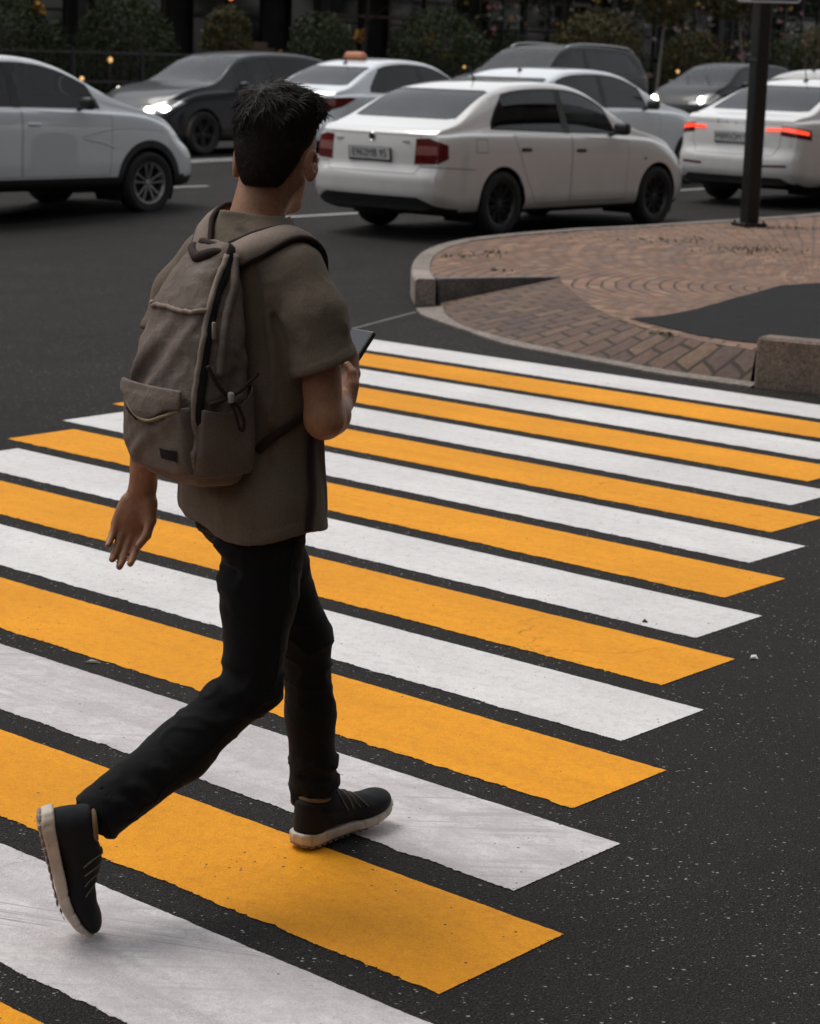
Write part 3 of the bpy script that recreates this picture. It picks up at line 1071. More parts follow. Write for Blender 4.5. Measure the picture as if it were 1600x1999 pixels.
# ---- t-shirt
def torso(P):
    z = [.74, .80, .90, 1.0, 1.12, 1.24, 1.33, 1.385, 1.43, 1.455]
    a = [.128, .126, .122, .115, .117, .120, .112, .096, .076, .064]       # half depth
    b_ = [.168, .166, .163, .160, .165, .172, .168, .148, .104, .074]      # half width
    cx = [.006, .002, -.004, -.008, -.010, -.010, -.013, -.016, -.014, -.010]
    A = np.interp(P[:, 2], z, a); B = np.interp(P[:, 2], z, b_); C = np.interp(P[:, 2], z, cx)
    x = (P[:, 0] - C) / A; y = P[:, 1] / B
    k = (np.abs(x) ** 2.3 + np.abs(y) ** 2.3) ** (1 / 2.3)
    g = np.sqrt(A * A * y * y + B * B * x * x + 1e-6) / np.sqrt(x * x + y * y + 1e-6)
    d = (k - 1) * np.minimum(A, B) * 1.05
    return np.maximum(d, P[:, 2] - 1.452)


SLV_R = [(-.016, -.138, 1.352), (-.006, -.194, 1.262), (.0, -.222, 1.163)]
SLV_L = [(-.025, .135, 1.352), (-.062, .178, 1.275), (-.092, .182, 1.185)]
RIN = np.array(SLV_R[2]) - np.array(SLV_R[1]); RIN /= np.linalg.norm(RIN)
LIN = np.array(SLV_L[2]) - np.array(SLV_L[1]); LIN /= np.linalg.norm(LIN)
RIN = RIN * .9 + np.array((.22, .0, 0)); RIN /= np.linalg.norm(RIN)


def shirt_solid(P, o=0., cut=False):
    d = torso(P)
    for s in (1, -1):
        d = smin(d, rcone(P, (-.018, .045 * s, 1.398), (-.016, .138 * s, 1.345), .050, .054), .03)
    m = P[:, 2] < 1.02
    if m.any():
        Q = P[m]
        p = rcone(Q, (-.005, 0, .86), (-.005, 0, 1.0), .136, .124, ((1, 0, 0), 1.3))
        for q in (rcone(Q, (-.058, -.075, .86), (-.050, -.08, .74), .070, .062), rcone(Q, (-.045, .07, .86), (-.01, .08, .74), .068, .062),
                  rcone(Q, (-.035, -.082, .86), (-.05, -.085, .70), .094, .084), rcone(Q, (.025, .082, .86), (.09, .08, .72), .092, .080)):
            p = smin(p, q, .04)
        d[m] = smin(d[m], p - .009 * np.clip((1.0 - Q[:, 2]) / .08, 0, 1), .04)
    for S_, rs, ax in ((SLV_R, [.062, .0655, .0650], RIN), (SLV_L, [.058, .060, .058], LIN)):
        end = np.array(S_[2]) + (np.array(S_[2]) - np.array(S_[1])) * (.6 if cut else 0.)
        e0 = chain(P, [S_[0], S_[1], S_[2]] + ([tuple(end)] if cut else []), rs + ([rs[-1]] if cut else []), .02)
        if cut:
            t = (P - np.array(S_[2])) @ ax
            e = smax(e0 - .0018 * ((t > -.020) & (t < .01)), t, .004)
            e = smax(e, -np.maximum(e0 + .011, -(t + .035)), .004)
            d = smin(d, e, .020)
        else:
            d = smin(d, e0, .026)
    return d


def shirt_sdf(P):
    d0 = shirt_solid(P)
    d = shirt_solid(P, 0., True)
    m = np.abs(d0) < .06
    Q = P[m]
    e = d[m]
    # soft folds: across the sleeve, from the armpit, down the flank, pulled by the straps
    R = [((-.07, -.13, 1.30), (-.075, -.175, 1.20), .010, -.010), ((-.06, -.16, 1.33), (-.055, -.235, 1.22), .013, .007), ((-.055, -.17, 1.30), (-.03, -.26, 1.19), .010, -.007),
         ((-.03, -.20, 1.33), (.02, -.275, 1.24), .014, .005), ((-.07, -.185, 1.26), (-.045, -.255, 1.175), .010, .006), ((-.02, -.22, 1.25), (.03, -.275, 1.19), .010, -.005),
         ((-.095, -.115, 1.34), (-.085, -.145, 1.10), .012, -.007), ((-.075, -.14, 1.30), (-.07, -.155, 1.05), .014, .006), ((-.10, -.085, 1.36), (-.10, -.10, 1.12), .012, .006),
         ((-.03, -.165, 1.12), (.02, -.168, .92), .014, .005), ((-.075, -.145, 1.02), (-.05, -.162, .86), .013, -.007), ((-.10, -.09, 1.0), (-.09, -.13, .82), .016, .006),
         ((.02, -.165, 1.0), (.06, -.155, .82), .012, -.006), ((-.12, -.02, .98), (-.12, -.06, .80), .016, -.005), ((.055, -.15, 1.05), (.085, -.13, .84), .014, .006),
         ((-.055, .05, 1.44), (-.085, -.06, 1.42), .010, -.004), ((-.05, .17, 1.35), (-.09, .23, 1.21), .012, .006), ((-.08, .16, 1.32), (-.13, .21, 1.2), .010, -.006)]
    att = np.where(Q[:, 1] < -.15, np.clip(-((Q - np.array(SLV_R[2])) @ RIN + .012) / .05, .0, 1), 1.)
    for a, b_, w_, h_ in R:
        e = e + 1.5 * att * fold(Q, [a, b_], w_, h_)
    e = e + .0024 * wob(Q * np.array((1, 1, .45)), 44, 2, 7)
    loose = np.clip((1.30 - Q[:, 2]) / .25, .15, 1) * np.where(Q[:, 1] < -.17, .8, 1.)
    e = e - att * .0050 * loose * ridged(Q, 36, 71, (1, 1, .40), 3.6) - att * .0016 * ridged(Q, 62, 72, (1, .8, .7), 4.)
    # seam at the shoulder and hems
    e = e + fold(Q, [(.05, -.150, 1.36), (-.01, -.168, 1.425), (-.07, -.150, 1.36), (-.082, -.145, 1.28)], .005, -.0035)
    e = e - .0022 * (Q[:, 2] < .832 + hem_rise(Q)) * 1.0
    d[m] = e
    # collar ring
    col = np.abs(np.sqrt(((P[:, 0] + .004) / 1.02) ** 2 + P[:, 1] ** 2) - .069) - .006
    zc = 1.445 - .24 * (P[:, 0] + .05)
    d = smin(d, np.maximum(col, np.abs(P[:, 2] - zc) - .014), .012)
    # open neck
    hole = np.maximum(np.sqrt((P[:, 0] + .004) ** 2 + P[:, 1] ** 2) - .0635, -(P[:, 2] - zc + .03))
    d = smax(d, -hole, .006)
    # hems
    hz = .806 + hem_rise(P)
    d = smax(d, hz - P[:, 2], .004)
    d = smax(d, -np.maximum(d0 + .009, P[:, 2] - hz - .05), .004)
    return d


def hem_rise(P):
    return .010 * np.sin(P[:, 1] * 16 + .6) + .030 * np.clip((P[:, 1] - .05) / .12, 0, 1) + .008 * np.cos(P[:, 0] * 22)


sdf_obj('t_shirt', shirt_sdf, (-.24, -.33, .72), (.20, .32, 1.50), .0045, M_SHIRT, person, 1)


# ---- trousers
def leg(P, hip, knee, ank, rs, end):
    mid1 = tuple(np.array(hip) * .5 + np.array(knee) * .5)
    mid2 = tuple(np.array(knee) * .55 + np.array(ank) * .45)
    return chain(P, [hip, mid1, knee, mid2, end], rs, .03)


CUF_R = (-.452, -.058, .248)
CUF_L = (.228, .046, .088)


def trouser_sdf(P):
    d = rcone(P, (-.005, 0, .86), (-.005, 0, 1.0), .136, .124, ((1, 0, 0), 1.3))
    dr = leg(P, (-.035, -.082, .86), KNE_R, ANK_R, [.094, .079, .0600, .0595, .0570], CUF_R)
    dl = leg(P, (.025, .082, .86), KNE_L, ANK_L, [.092, .074, .0580, .0530, .0545], CUF_L)
    dr = smin(dr, rcone(P, (-.058, -.075, .86), (-.050, -.08, .79), .070, .06), .04)         # seat
    dl = smin(dl, rcone(P, (-.045, .07, .86), (-.01, .08, .79), .068, .06), .04)
    d = smin(d, smin(dr, dl, .012), .035)
    m = np.abs(d) < .05
    Q = P[m]
    e = d[m]
    kn = np.array(KNE_R)
    R = []
    # rings of creases behind the right knee, under the seat, above both cuffs
    for i, (z, h_) in enumerate([(.53, .010), (.50, -.008), (.47, .012), (.44, -.008), (.415, .008)]):
        R.append([((-.11 - .02 * i, -.13, z), (-.12 - .02 * i, -.09, z + .004), (-.10 - .02 * i, -.04, z - .008)), .012, h_])
    for x0, z0, h_, w_ in [(-.135, .775, .016, .018), (-.128, .735, -.010, .014), (-.125, .70, .008, .014), (-.12, .66, -.005, .013)]:
        R.append([((x0, -.03, z0), (x0 - .004, -.09, z0 - .012), (x0 + .06, -.15, z0 + .004)), w_, h_])
    for x0, z0, h_, w_ in [(-.13, .78, .014, .018), (-.11, .74, -.008, .012)]:
        R.append([((x0 + .02, .02, z0 + .01), (x0 + .03, .08, z0)), w_, h_])
    for z0, h_ in [(.20, .009), (.172, -.007), (.148, .009), (.12, -.006)]:
        R.append([((.185, .0, z0), (.235, -.012, z0 - .012), (.295, .03, z0 + .012), (.29, .08, z0 + .02)), .010, h_])
        R.append([((.18, .03, z0 + .004), (.20, .09, z0), (.27, .105, z0 + .01)), .010, h_])
    ax = (np.array(ANK_R) - kn); ax /= np.linalg.norm(ax)
    for k, h_ in [(.28, .007), (.31, -.006), (.34, .009), (.365, -.006), (.39, .008)]:
        c = kn + ax * k
        R.append([(c + np.array((-.04, -.05, .035)), c + np.array((0.0, -.066, 0)), c + np.array((.04, -.05, -.055)), c + np.array((.035, .02, -.06))), .010, h_])
    R.append([((-.02, -.16, .80), (.0, -.155, .60), (-.01, -.135, .49)), .007, .003])
    R.append([((.06, -.12, .56), (-.02, -.15, .50), (-.10, -.13, .47)), .012, -.008])
    R.append([((.04, -.13, .46), (-.05, -.15, .43), (-.12, -.12, .42)), .012, .007])
    R.append([((.30, .04, .50), (.29, .0, .45)), .02, .008])
    for pts, w_, h_ in R:
        e = e + .85 * fold(Q, pts, w_, h_)
    wk = np.exp(-((Q[:, 2] - .45) / .09) ** 2) + np.exp(-((Q[:, 2] - .16) / .08) ** 2) + .9 * np.exp(-((Q[:, 2] - .74) / .07) ** 2) + .25
    e = e - .0048 * np.minimum(wk, 1.1) * ridged(Q, 36, 61, (.55, .55, 1.3), 3.8) + .0022 * wob(Q, 20, 9, 8)
    d[m] = e
    # cuffs: cut flat and hollow
    for c, kn_, end in ((CUF_R, KNE_R, ANK_R), (CUF_L, KNE_L, ANK_L)):
        c = np.array(c); a = np.array(end) - np.array(kn_); a /= np.linalg.norm(a)
        if c[2] < .2: a = np.array((-.12, 0, -1.)); a /= np.linalg.norm(a)
        t = (P - c) @ a
        near = ((P - c) ** 2).sum(1) < .14 ** 2
        d = np.where(near, smax(d, t - .004 - .004 * np.sin(P[:, 1] * 70), .005), d)
        core = np.sqrt((((P - c) - t[:, None] * a) ** 2).sum(1)) - .047
        d = np.where(near, smax(d, -np.maximum(core, -(t + .05)), .005), d)
    return d


sdf_obj('trousers', trouser_sdf, (-.60, -.24, .04), (.38, .24, 1.02), .0050, M_JEAN, person, 1)

# outseams of the trousers
for hip, kn, an, sd_ in (((-.03, -.17, .80), KNE_R, ANK_R, -1), ((.03, .17, .80), KNE_L, ANK_L, 1)):
    K_, A2 = np.array(kn), np.array(an)
    C = catmull([hip, (hip[0] * .5 + K_[0] * .5, sd_ * .165, .63), (K_[0], sd_ * .15, K_[2]), tuple((K_ * .5 + A2 * .5) + np.array((0, sd_ * .06, 0))), tuple(A2 * .88 + K_ * .12 + np.array((0, sd_ * .055, 0)))], 12)
    out = []
    for p in C:
        for _ in range(4): p = p - (trouser_sdf(p[None])[0] - .0006) * normal_of(trouser_sdf, p, .006)
        out.append(p)
    bm = bmesh.new(); bm_tube(bm, out, .0022, 6); bm_obj('outseam', bm, M_JEAN, person, True)

# ---- shoes, modelled flat (x heel to toe, z up) then bent at the ball and posed
M_SHOE = cloth('black_knit_upper', (.0125, .0125, .0135), .25, 500, .8, .3)
M_SOLE = simple('cream_rubber_sole', (.50, .43, .36), .6, 0, .16, 30, .25, 120)
M_TREAD = simple('worn_tread', (.24, .19, .165), .8, 0, .25, 40, .3, 120)
M_LACE = simple('olive_cord', (.10, .085, .055), .7, 0, .2, 40)
M_TAN = cloth('tan_heel_lining', (.165, .105, .055), .15, 500, .8, .2)
SL = .305


def plan_half(x, s):
    """half width of the sole at x on side s (+1 outer, -1 inner)"""
    xs = np.array([0, .006, .02, .05, .10, .15, .20, .235, .265, .285, .298, .305])
    o = np.array([.0, .020, .031, .037, .035, .038, .046, .048, .044, .034, .020, 0])
    i = np.array([.0, .020, .031, .036, .032, .033, .042, .046, .043, .034, .020, 0])
    return np.where(s > 0, np.interp(x, xs, o), np.interp(x, xs, i))


def sole_d(P, side, grow=0., ztop=0., zb=0.):
    x = P[:, 0]; y = P[:, 1] * side
    hw = plan_half(np.clip(x, 0, SL), np.sign(y)) + grow
    dxy = np.abs(y) - hw
    dxy = np.maximum(dxy * .8, np.maximum(-x - grow, x - SL - grow) * .8)
    top = np.interp(x, [-.01, .0, .05, .12, .2, .26, .305, .32], [.045, .041, .034, .030, .028, .028, .038, .043]) + ztop
    bot = np.interp(x, [-.01, .0, .03, .2, .255, .285, .305, .32], [.016, .012, .002, .001, .006, .017, .030, .036]) + zb
    return smax(dxy, np.maximum(P[:, 2] - top, bot - P[:, 2]), .006)


def make_shoe(side, bend, loc, M3):
    def pose(V):
        V = V.copy()
        if bend:
            xb, w_ = .205, .05
            a = np.clip((V[:, 0] - (xb - w_)) / (2 * w_), 0, 1)
            ang = bend * a * a * (3 - 2 * a)
            # rotate the toe end upwards about the ball axis
            X = V[:, 0] - xb; Z = V[:, 2] - .012
            c, s = np.cos(ang), np.sin(ang)
            V[:, 0] = xb + X * c - Z * s
            V[:, 2] = .012 + X * s + Z * c
        return V @ M3.T + np.asarray(loc)

    def upper(P):
        d = sole_d(P, side, -.003, -.012, .02)
        u = ell(P, (.235, 0, .042), (.066, .046, .030))
        u = smin(u, rcone(P, (.20, 0, .044), (.115, 0, .072), .037, .033), .02)
        u = smin(u, rcone(P, (.045, 0, .045), (.055, 0, .112), .035, .036), .02)
        u = smin(u, rcone(P, (.06, 0, .06), (.13, 0, .068), .036, .037), .02)
        u = smin(u, rcone(P, (.085, 0, .07), (.098, 0, .125), .034, .028), .02)
        u = smax(u, -(P[:, 2] - .026), .006)
        d = smin(d, u, .012)
        # collar opening
        d = smax(d, -rcone(P, (.068, 0, .092), (.064, 0, .18), .026, .038), .008)
        d = smax(d, P[:, 2] - (.108 + .25 * np.clip(.05 - P[:, 0], 0, .05) + .12 * np.clip(P[:, 0] - .09, -.02, .05)), .008)
        d = d + .0012 * wob(P, 90, 7)
        return d
    name = 'shoe'
    V, F = nets(upper, (-.02, -.07, 0), (.33, .07, .14), .0035)
    V = relax(V, F, 1)
    sh = mesh(name, pose(V), F, M_SHOE, person)

    def sole(P):
        d = sole_d(P, side, .003, 0, .004)
        d = d + .0022 * (np.abs(np.sin(P[:, 0] * 62 + 2 * np.sin(P[:, 0] * 25))) < .22) * (P[:, 2] < .03) * (P[:, 2] > .012)
        return d
    V, F = nets(sole, (-.02, -.07, -.005), (.33, .07, .07), .0032)
    mesh('sole', pose(relax(V, F, 1)), F, M_SOLE, sh)

    def tread(P):
        d = sole_d(P, side, .0025, -.026, -.002)
        cell = ((P[:, 0] + .25 * np.abs(P[:, 1])) / .0185) % 1
        return np.maximum(d, .0026 - np.abs(cell - .5) * .0185)
    V, F = nets(tread, (-.02, -.07, -.01), (.33, .07, .05), .003)
    mesh('tread', pose(V), F, M_TREAD, sh)
    # pull tab and laces
    bm = bmesh.new()
    bm_tube(bm, [(.066 + .036 * math.cos(q), .032 * math.sin(q), .110 - .006 * math.cos(q)) for q in np.linspace(.9, 2 * PI - .9, 15)], .0055, 8)
    o = bm_obj('heel_tab', bm, M_TAN, sh, True)
    W = np.array([v.co for v in o.data.vertices]); W = pose(W); o.data.vertices.foreach_set('co', W.ravel())
    bm = bmesh.new()
    for x in (.120, .142, .164, .186):
        C = []
        for q in np.linspace(-1.15, 1.15, 11):
            p = np.array([x + .010 * q * q, .06 * math.sin(q), .045 + .06 * math.cos(q)])
            for _ in range(5):
                p = p - (upper(p[None])[0] - .0012) * normal_of(upper, p)
            C.append(p)
        bm_tube(bm, C, .0019, 6)
    o = bm_obj('laces', bm, M_LACE, sh, True)
    W = np.array([v.co for v in o.data.vertices]); W = pose(W); o.data.vertices.foreach_set('co', W.ravel())
    return sh


def roty(a):       # toe up for a>0
    c, s = math.cos(a), math.sin(a)
    return np.array([[c, 0, -s], [0, 1, 0], [s, 0, c]])


def rotz(a):
    c, s = math.cos(a), math.sin(a)
    return np.array([[c, -s, 0], [s, c, 0], [0, 0, 1]])


# planted left foot, toe a touch up; trailing right foot standing on its toe
make_shoe(1, .10, (.155, .030, .004), rotz(rad(2)) @ roty(rad(3)))
make_shoe(-1, rad(12), (-.575, -.024, .284), rotz(rad(-30)) @ roty(rad(-77)))

# sock glimpses at the ankles keep the legs closed
for nm, c, a in (('sock', (.236, .048, .06), (.236, .048, .14)), ('sock', (-.445, -.056, .215), (-.40, -.056, .30))):
    bm = bmesh.new()
    bm_tube(bm, [c, a], [.036, .042], 16)
    bm_obj(nm, bm, M_DARK, person, True)
# ---------------------------------------------------------------- backpack and phone
PSH = -.027
pack = empty('backpack', P_O, TH, 'taupe canvas backpack with brown straps worn on the walking person', 'backpack')


def bag(P, o=0.):
    z = [.905, .925, .95, 1.0, 1.1, 1.2, 1.28, 1.345, 1.39, 1.41]
    fo = [-.205, -.243, -.262, -.275, -.280, -.266, -.240, -.203, -.165, -.145]
    fi = [-.125, -.112, -.104, -.102, -.108, -.112, -.112, -.112, -.112, -.115]
    hw = [.066, .098, .113, .122, .125, .114, .096, .076, .058, .042]
    FO = np.interp(P[:, 2], z, fo) - o; FI = np.interp(P[:, 2], z, fi) + o; B = np.interp(P[:, 2], z, hw) + o
    C = (FO + FI) / 2; A = np.maximum((FI - FO) / 2, .01)
    x = (P[:, 0] - C) / A; y = (P[:, 1] - PSH) / B
    n = 3.4
    k = (np.abs(x) ** n + np.abs(y) ** n + 1e-9) ** (1 / n)
    d = (k - 1) * np.minimum(A, B)
    return smax(d, np.maximum(P[:, 2] - 1.412 - o, .908 - o - P[:, 2]), .02)


# slack, sagging canvas
SLACK = [(((-.27, .11, 1.10), (-.275, .02, 1.17), (-.24, -.10, 1.29)), .026, .012), (((-.275, .06, 1.10), (-.27, -.03, 1.20), (-.235, -.10, 1.30)), .018, -.012),
         (((-.275, .0, 1.11), (-.27, -.06, 1.17), (-.25, -.11, 1.25)), .014, .008), (((-.262, .10, 1.12), (-.275, .06, 1.2), (-.25, .07, 1.27)), .016, -.008), (((-.262, -.125, 1.02), (-.19, -.14, 1.10), (-.14, -.13, 1.2)), .020, -.007),
         (((-.24, -.12, 1.22), (-.19, -.128, 1.12), (-.13, -.135, 1.07)), .016, .006), (((-.16, -.12, 1.34), (-.14, -.13, 1.18)), .016, .007)]


def bag_soft(P):
    d = bag(P)
    for pts, w_, h_ in SLACK:
        d = d + fold(P, pts, w_, h_)
    return d + .0050 * wob(P, 30, 12, 7) - .0024 * ridged(P, 40, 14, (1, 1, .7), 3.4) + .0012 * wob(P, 110, 13, 7)


sdf_obj('main_compartment', bag_soft, (-.33, -.18, .88), (-.07, .18, 1.44), .0048, M_CANVAS, pack, 2)


def on_bag(p, off=.002, fn=bag_soft):
    p = np.array(p, float)
    if fn is not shirt_solid and fn is not shirt_line: p = p + np.array((0, PSH, 0))
    for _ in range(4):
        d = fn(p[None])[0]
        p = p - (d - off) * normal_of(fn, p, .004)
    return p


def shirt_line(P):
    return shirt_solid(P)


def strip(name, path, width, mat, parent, fn, off=.003, thick=.0035, n=10, loft=None):
    """flat webbing laid on a surface given by fn"""
    C = catmull(path, n)
    C = np.array([on_bag(p, off, fn) for p in C])
    k = np.array([.25, .5, .25])
    for _ in range(3):
        C[1:-1] = .25 * C[:-2] + .5 * C[1:-1] + .25 * C[2:]
    T = np.gradient(C, axis=0); T /= np.linalg.norm(T, axis=1)[:, None]
    V = []
    for i, (p, t) in enumerate(zip(C, T)):
        nn = normal_of(fn, p, .006)
        sdv = np.cross(nn, t); sdv /= np.linalg.norm(sdv)
        nn = np.cross(t, sdv)
        w2 = width / 2 * (loft[i] if loft is not None else 1)
        for a, b_ in ((-1, 0), (-.9, 1), (0, 1.25), (.9, 1), (1, 0), (0, -.3)):
            V.append(p + sdv * a * w2 + nn * b_ * thick)
    F = []
    m = 6
    for i in range(len(C) - 1):
        for j in range(m):
            F.append((i * m + j, i * m + (j + 1) % m, (i + 1) * m + (j + 1) % m, (i + 1) * m + j))
    F += [tuple(range(m))[::-1], tuple((len(C) - 1) * m + j for j in range(m))]
    o = mesh(name, V, F, mat, parent)
    return o, C, T


def cord(name, path, r, mat, parent, fn=None, off=.003, n=8):
    C = catmull(path, n)
    if fn is None: C = C + np.array((0, PSH, 0))
    if fn is not None: C = np.array([on_bag(p, off, fn) for p in C])
    bm = bmesh.new()
    bm_tube(bm, C, r, 8)
    return bm_obj(name, bm, mat, parent, True)


# piping: top panel seam, base seam, rear edge seams
cord('top_seam', [(-.20, .12, 1.265), (-.25, .08, 1.283), (-.255, .02, 1.285), (-.25, -.05, 1.275), (-.225, -.112, 1.285)], .0052, M_CANV2, pack, bag_soft, .002)
cord('base_seam', [(-.12, .125, .972), (-.2, .13, .952), (-.262, .10, .950), (-.268, 0, .948), (-.262, -.10, .950), (-.2, -.128, .960), (-.12, -.128, .985)], .0045, M_CANV2, pack, bag_soft, .002)
# main zip running down the right gusset, open at the top so the dark inside shows
strip('main_zip', [(-.135, -.055, 1.398), (-.165, -.085, 1.365), (-.205, -.105, 1.30), (-.245, -.122, 1.20), (-.262, -.126, 1.10), (-.262, -.124, 1.0), (-.25, -.115, .955)], .018, M_DARK, pack, bag_soft, .002, .003)
cord('zip_flap', [(-.155, -.07, 1.385), (-.21, -.095, 1.31), (-.25, -.112, 1.21), (-.268, -.112, 1.10), (-.27, -.11, .99), (-.26, -.10, .955)], .0062, M_CANV2, pack, bag_soft, .003)
cord('gusset_flap', [(-.135, -.075, 1.385), (-.165, -.112, 1.32), (-.20, -.128, 1.23), (-.215, -.134, 1.15)], .0085, M_CANVAS, pack, bag_soft, .003)
bm = bmesh.new()
bm_box(bm, on_bag((-.225, -.125, 1.245), .008), (.008, .006, .035), .002)
bm_obj('zip_pull', bm, simple('pale_leather', (.30, .25, .20), .6), pack, True)


# front pocket: an outer shell over the lower rear panel, mouth sagging open under a flap
def pocket_top(P):
    return 1.098 - .030 * np.exp(-((P[:, 1] - PSH - .02) / .045) ** 2) - .010 * np.exp(-((P[:, 1] - PSH + .07) / .03) ** 2)


def front_pocket(P):
    d = bag(P) - .016
    for pts, w_, h_ in [(((-.30, -.09, 1.06), (-.30, -.02, 1.02), (-.29, .04, .97)), .014, .006), (((-.30, -.10, 1.02), (-.30, -.04, 1.0)), .012, -.005), (((-.30, .10, 1.04), (-.29, .05, .96)), .018, .006)]:
        d = d + fold(P, pts, w_, h_)
    d = d + .004 * wob(P, 32, 21, 7) - .002 * ridged(P, 48, 23, (1, 1, 1), 3.4) + .0010 * wob(P, 110, 22, 6)
    ry = np.abs(P[:, 1] - .004 - PSH) - .106
    rz = np.maximum(P[:, 2] - pocket_top(P), .945 - P[:, 2])
    reg = smax(smax(ry, rz, .02), P[:, 0] + .215, .01)
    d = smax(d, reg, .010)
    mouth = np.maximum(np.maximum(bag(P) - .011, P[:, 2] * 0 + np.abs(P[:, 1] - .004 - PSH) - .096), pocket_top(P) - .035 - P[:, 2])
    return smax(d, -mouth, .003)


fp = sdf_obj('front_pocket', front_pocket, (-.34, -.15, .90), (-.18, .17, 1.13), .0036, M_CANVAS, pack, 1)


def flap(P):
    low = 1.085 - .034 * np.exp(-((P[:, 1] - PSH - .005) / .05) ** 2) + .02 * np.clip((P[:, 1] - PSH - .06) / .06, 0, 1)
    d = np.abs(bag(P) - .019 - .010 * np.exp(-((P[:, 1] - PSH - .03) / .05) ** 2) * np.clip((1.11 - P[:, 2]) / .04, 0, 1)) - .0035
    reg = smax(np.abs(P[:, 1] - .004 - PSH) - .104, np.maximum(P[:, 2] - 1.125, low - P[:, 2]), .008)
    return smax(smax(d, reg, .004), P[:, 0] + .21, .006) + .0015 * wob(P, 50, 31, 6)


sdf_obj('pocket_flap', flap, (-.34, -.15, 1.02), (-.18, .17, 1.15), .0032, M_CANVAS, fp, 1)
cord('flap_trim', [(-.235, .124, 1.092), (-.27, .108, 1.096), (-.298, .07, 1.078), (-.306, .03, 1.058), (-.306, -.01, 1.053), (-.30, -.05, 1.066), (-.285, -.095, 1.084)], .0035, simple('tan_binding', (.22, .165, .10), .8, 0, .15, 40), fp)
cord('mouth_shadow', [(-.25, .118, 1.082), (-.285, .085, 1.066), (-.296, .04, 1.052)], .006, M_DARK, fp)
# label patch
C0 = np.array([-.294, -.055, 1.0])
V, F = [], []
for j in range(5):
    for i in range(7):
        p = on_bag((-.30, -.030 - .058 * i / 6, .974 + .026 * j / 4), .0028, front_pocket)
        V.append(p)
for j in range(4):
    for i in range(6):
        a = j * 7 + i
        F.append((a, a + 1, a + 8, a + 7))
mesh('label_patch', V, F, M_DARK, fp)


def side_pocket(P):
    d = bag(P) - .011
    top = 1.090 - .012 * np.sin((P[:, 0] + .26) / .15 * 3.0) + .05 * np.clip((P[:, 0] + .20) / .10, 0, 1)
    reg = smax(np.maximum(P[:, 2] - top, .942 - P[:, 2]), P[:, 1] - PSH + .088, .006)
    reg = smax(reg, np.maximum(P[:, 0] + .105, -.258 - P[:, 0]), .006)
    d = d + .0035 * wob(P, 26, 41, 6)
    mouth = np.maximum(bag(P) - .006, top - .03 - P[:, 2])
    return smax(smax(d, reg, .006), -mouth, .003)


sp_ = sdf_obj('side_pocket', side_pocket, (-.31, -.18, .92), (-.08, -.07, 1.12), .0034, M_CANVAS, pack, 1)
cord('pocket_cord', [(-.250, -.134, 1.175), (-.235, -.140, 1.145), (-.220, -.144, 1.125), (-.207, -.147, 1.112)], .0048, M_TRIM, sp_)
cord('pocket_cord', [(-.207, -.148, 1.112), (-.18, -.150, 1.122), (-.15, -.146, 1.140), (-.125, -.136, 1.15)], .004, M_TRIM, sp_)
cord('pocket_cord', [(-.250, -.140, 1.098), (-.23, -.146, 1.104), (-.207, -.148, 1.110)], .0045, M_TRIM, sp_)
cord('pocket_cord', [(-.205, -.149, 1.106), (-.195, -.154, 1.078), (-.185, -.154, 1.048), (-.175, -.153, 1.042), (-.172, -.153, 1.058), (-.185, -.153, 1.088), (-.203, -.150, 1.104)], .0036, M_TRIM, sp_)
bm = bmesh.new()
bm_box(bm, (-.206, -.152 + PSH, 1.111), (.013, .012, .022), .004)
bm_obj('cord_toggle', bm, simple('grey_toggle', (.34, .33, .31), .35), sp_, True)
# haul loop: a doubled, sagging band
V = catmull([(-.128, .050, 1.378), (-.150, .046, 1.388), (-.172, .020, 1.382), (-.176, -.008, 1.374), (-.160, -.040, 1.386), (-.134, -.052, 1.382)], 6) + np.array((0, PSH, 0))
bm = bmesh.new()
bm_tube(bm, V, [.012 + .003 * math.sin(i * .4) for i in range(len(V))], 10)
bm_obj('haul_loop', bm, M_TRIM, pack, True)
cord('haul_loop', [(-.130, .046, 1.384), (-.142, .03, 1.402), (-.146, .0, 1.400), (-.140, -.03, 1.395), (-.130, -.05, 1.384)], .0085, M_TRIM, pack)


# shoulder straps laid over the shirt

PATHS = [[(-.128, .026, 1.366), (-.112, .042, 1.39), (-.08, .058, 1.415), (-.035, .074, 1.435), (.02, .088, 1.42), (.075, .09, 1.37), (.105, .095, 1.28), (.115, .10, 1.19)],
         [(-.132, -.055, 1.370), (-.122, -.075, 1.385), (-.095, -.102, 1.402), (-.05, -.122, 1.405), (.0, -.128, 1.395), (.06, -.118, 1.36), (.10, -.108, 1.29), (.115, -.105, 1.19)]]
for i, path in enumerate(PATHS):
    o, C, T = strip('shoulder_strap', path, .058, M_CANV2, pack, shirt_line, .004, .010)
    for sgn in (-1, 1):
        E = []
        for p, t in zip(C, T):
            nn = normal_of(shirt_line, p, .006)
            sv = np.cross(nn, t); sv /= np.linalg.norm(sv)
            E.append(p + sv * sgn * .029 + nn * .004)
        bm = bmesh.new()
        bm_tube(bm, E, .0058, 8)
        bm_obj('piping', bm, M_TRIM, o, True)
for sg in (1, -1):
    w_ = [(.113, -.105 * sg if sg < 0 else .10, 1.20)]
    y = .10 if sg > 0 else -.105
    strip('strap_webbing', [(.113, y, 1.20), (.095, y * 1.25, 1.14), (.045, y * 1.55, 1.085), (-.02, y * 1.68, 1.045), (-.075, y * 1.55, 1.015), (-.11, y * 1.3, .985)], .020, M_TRIM, pack, shirt_line, .003, .003)
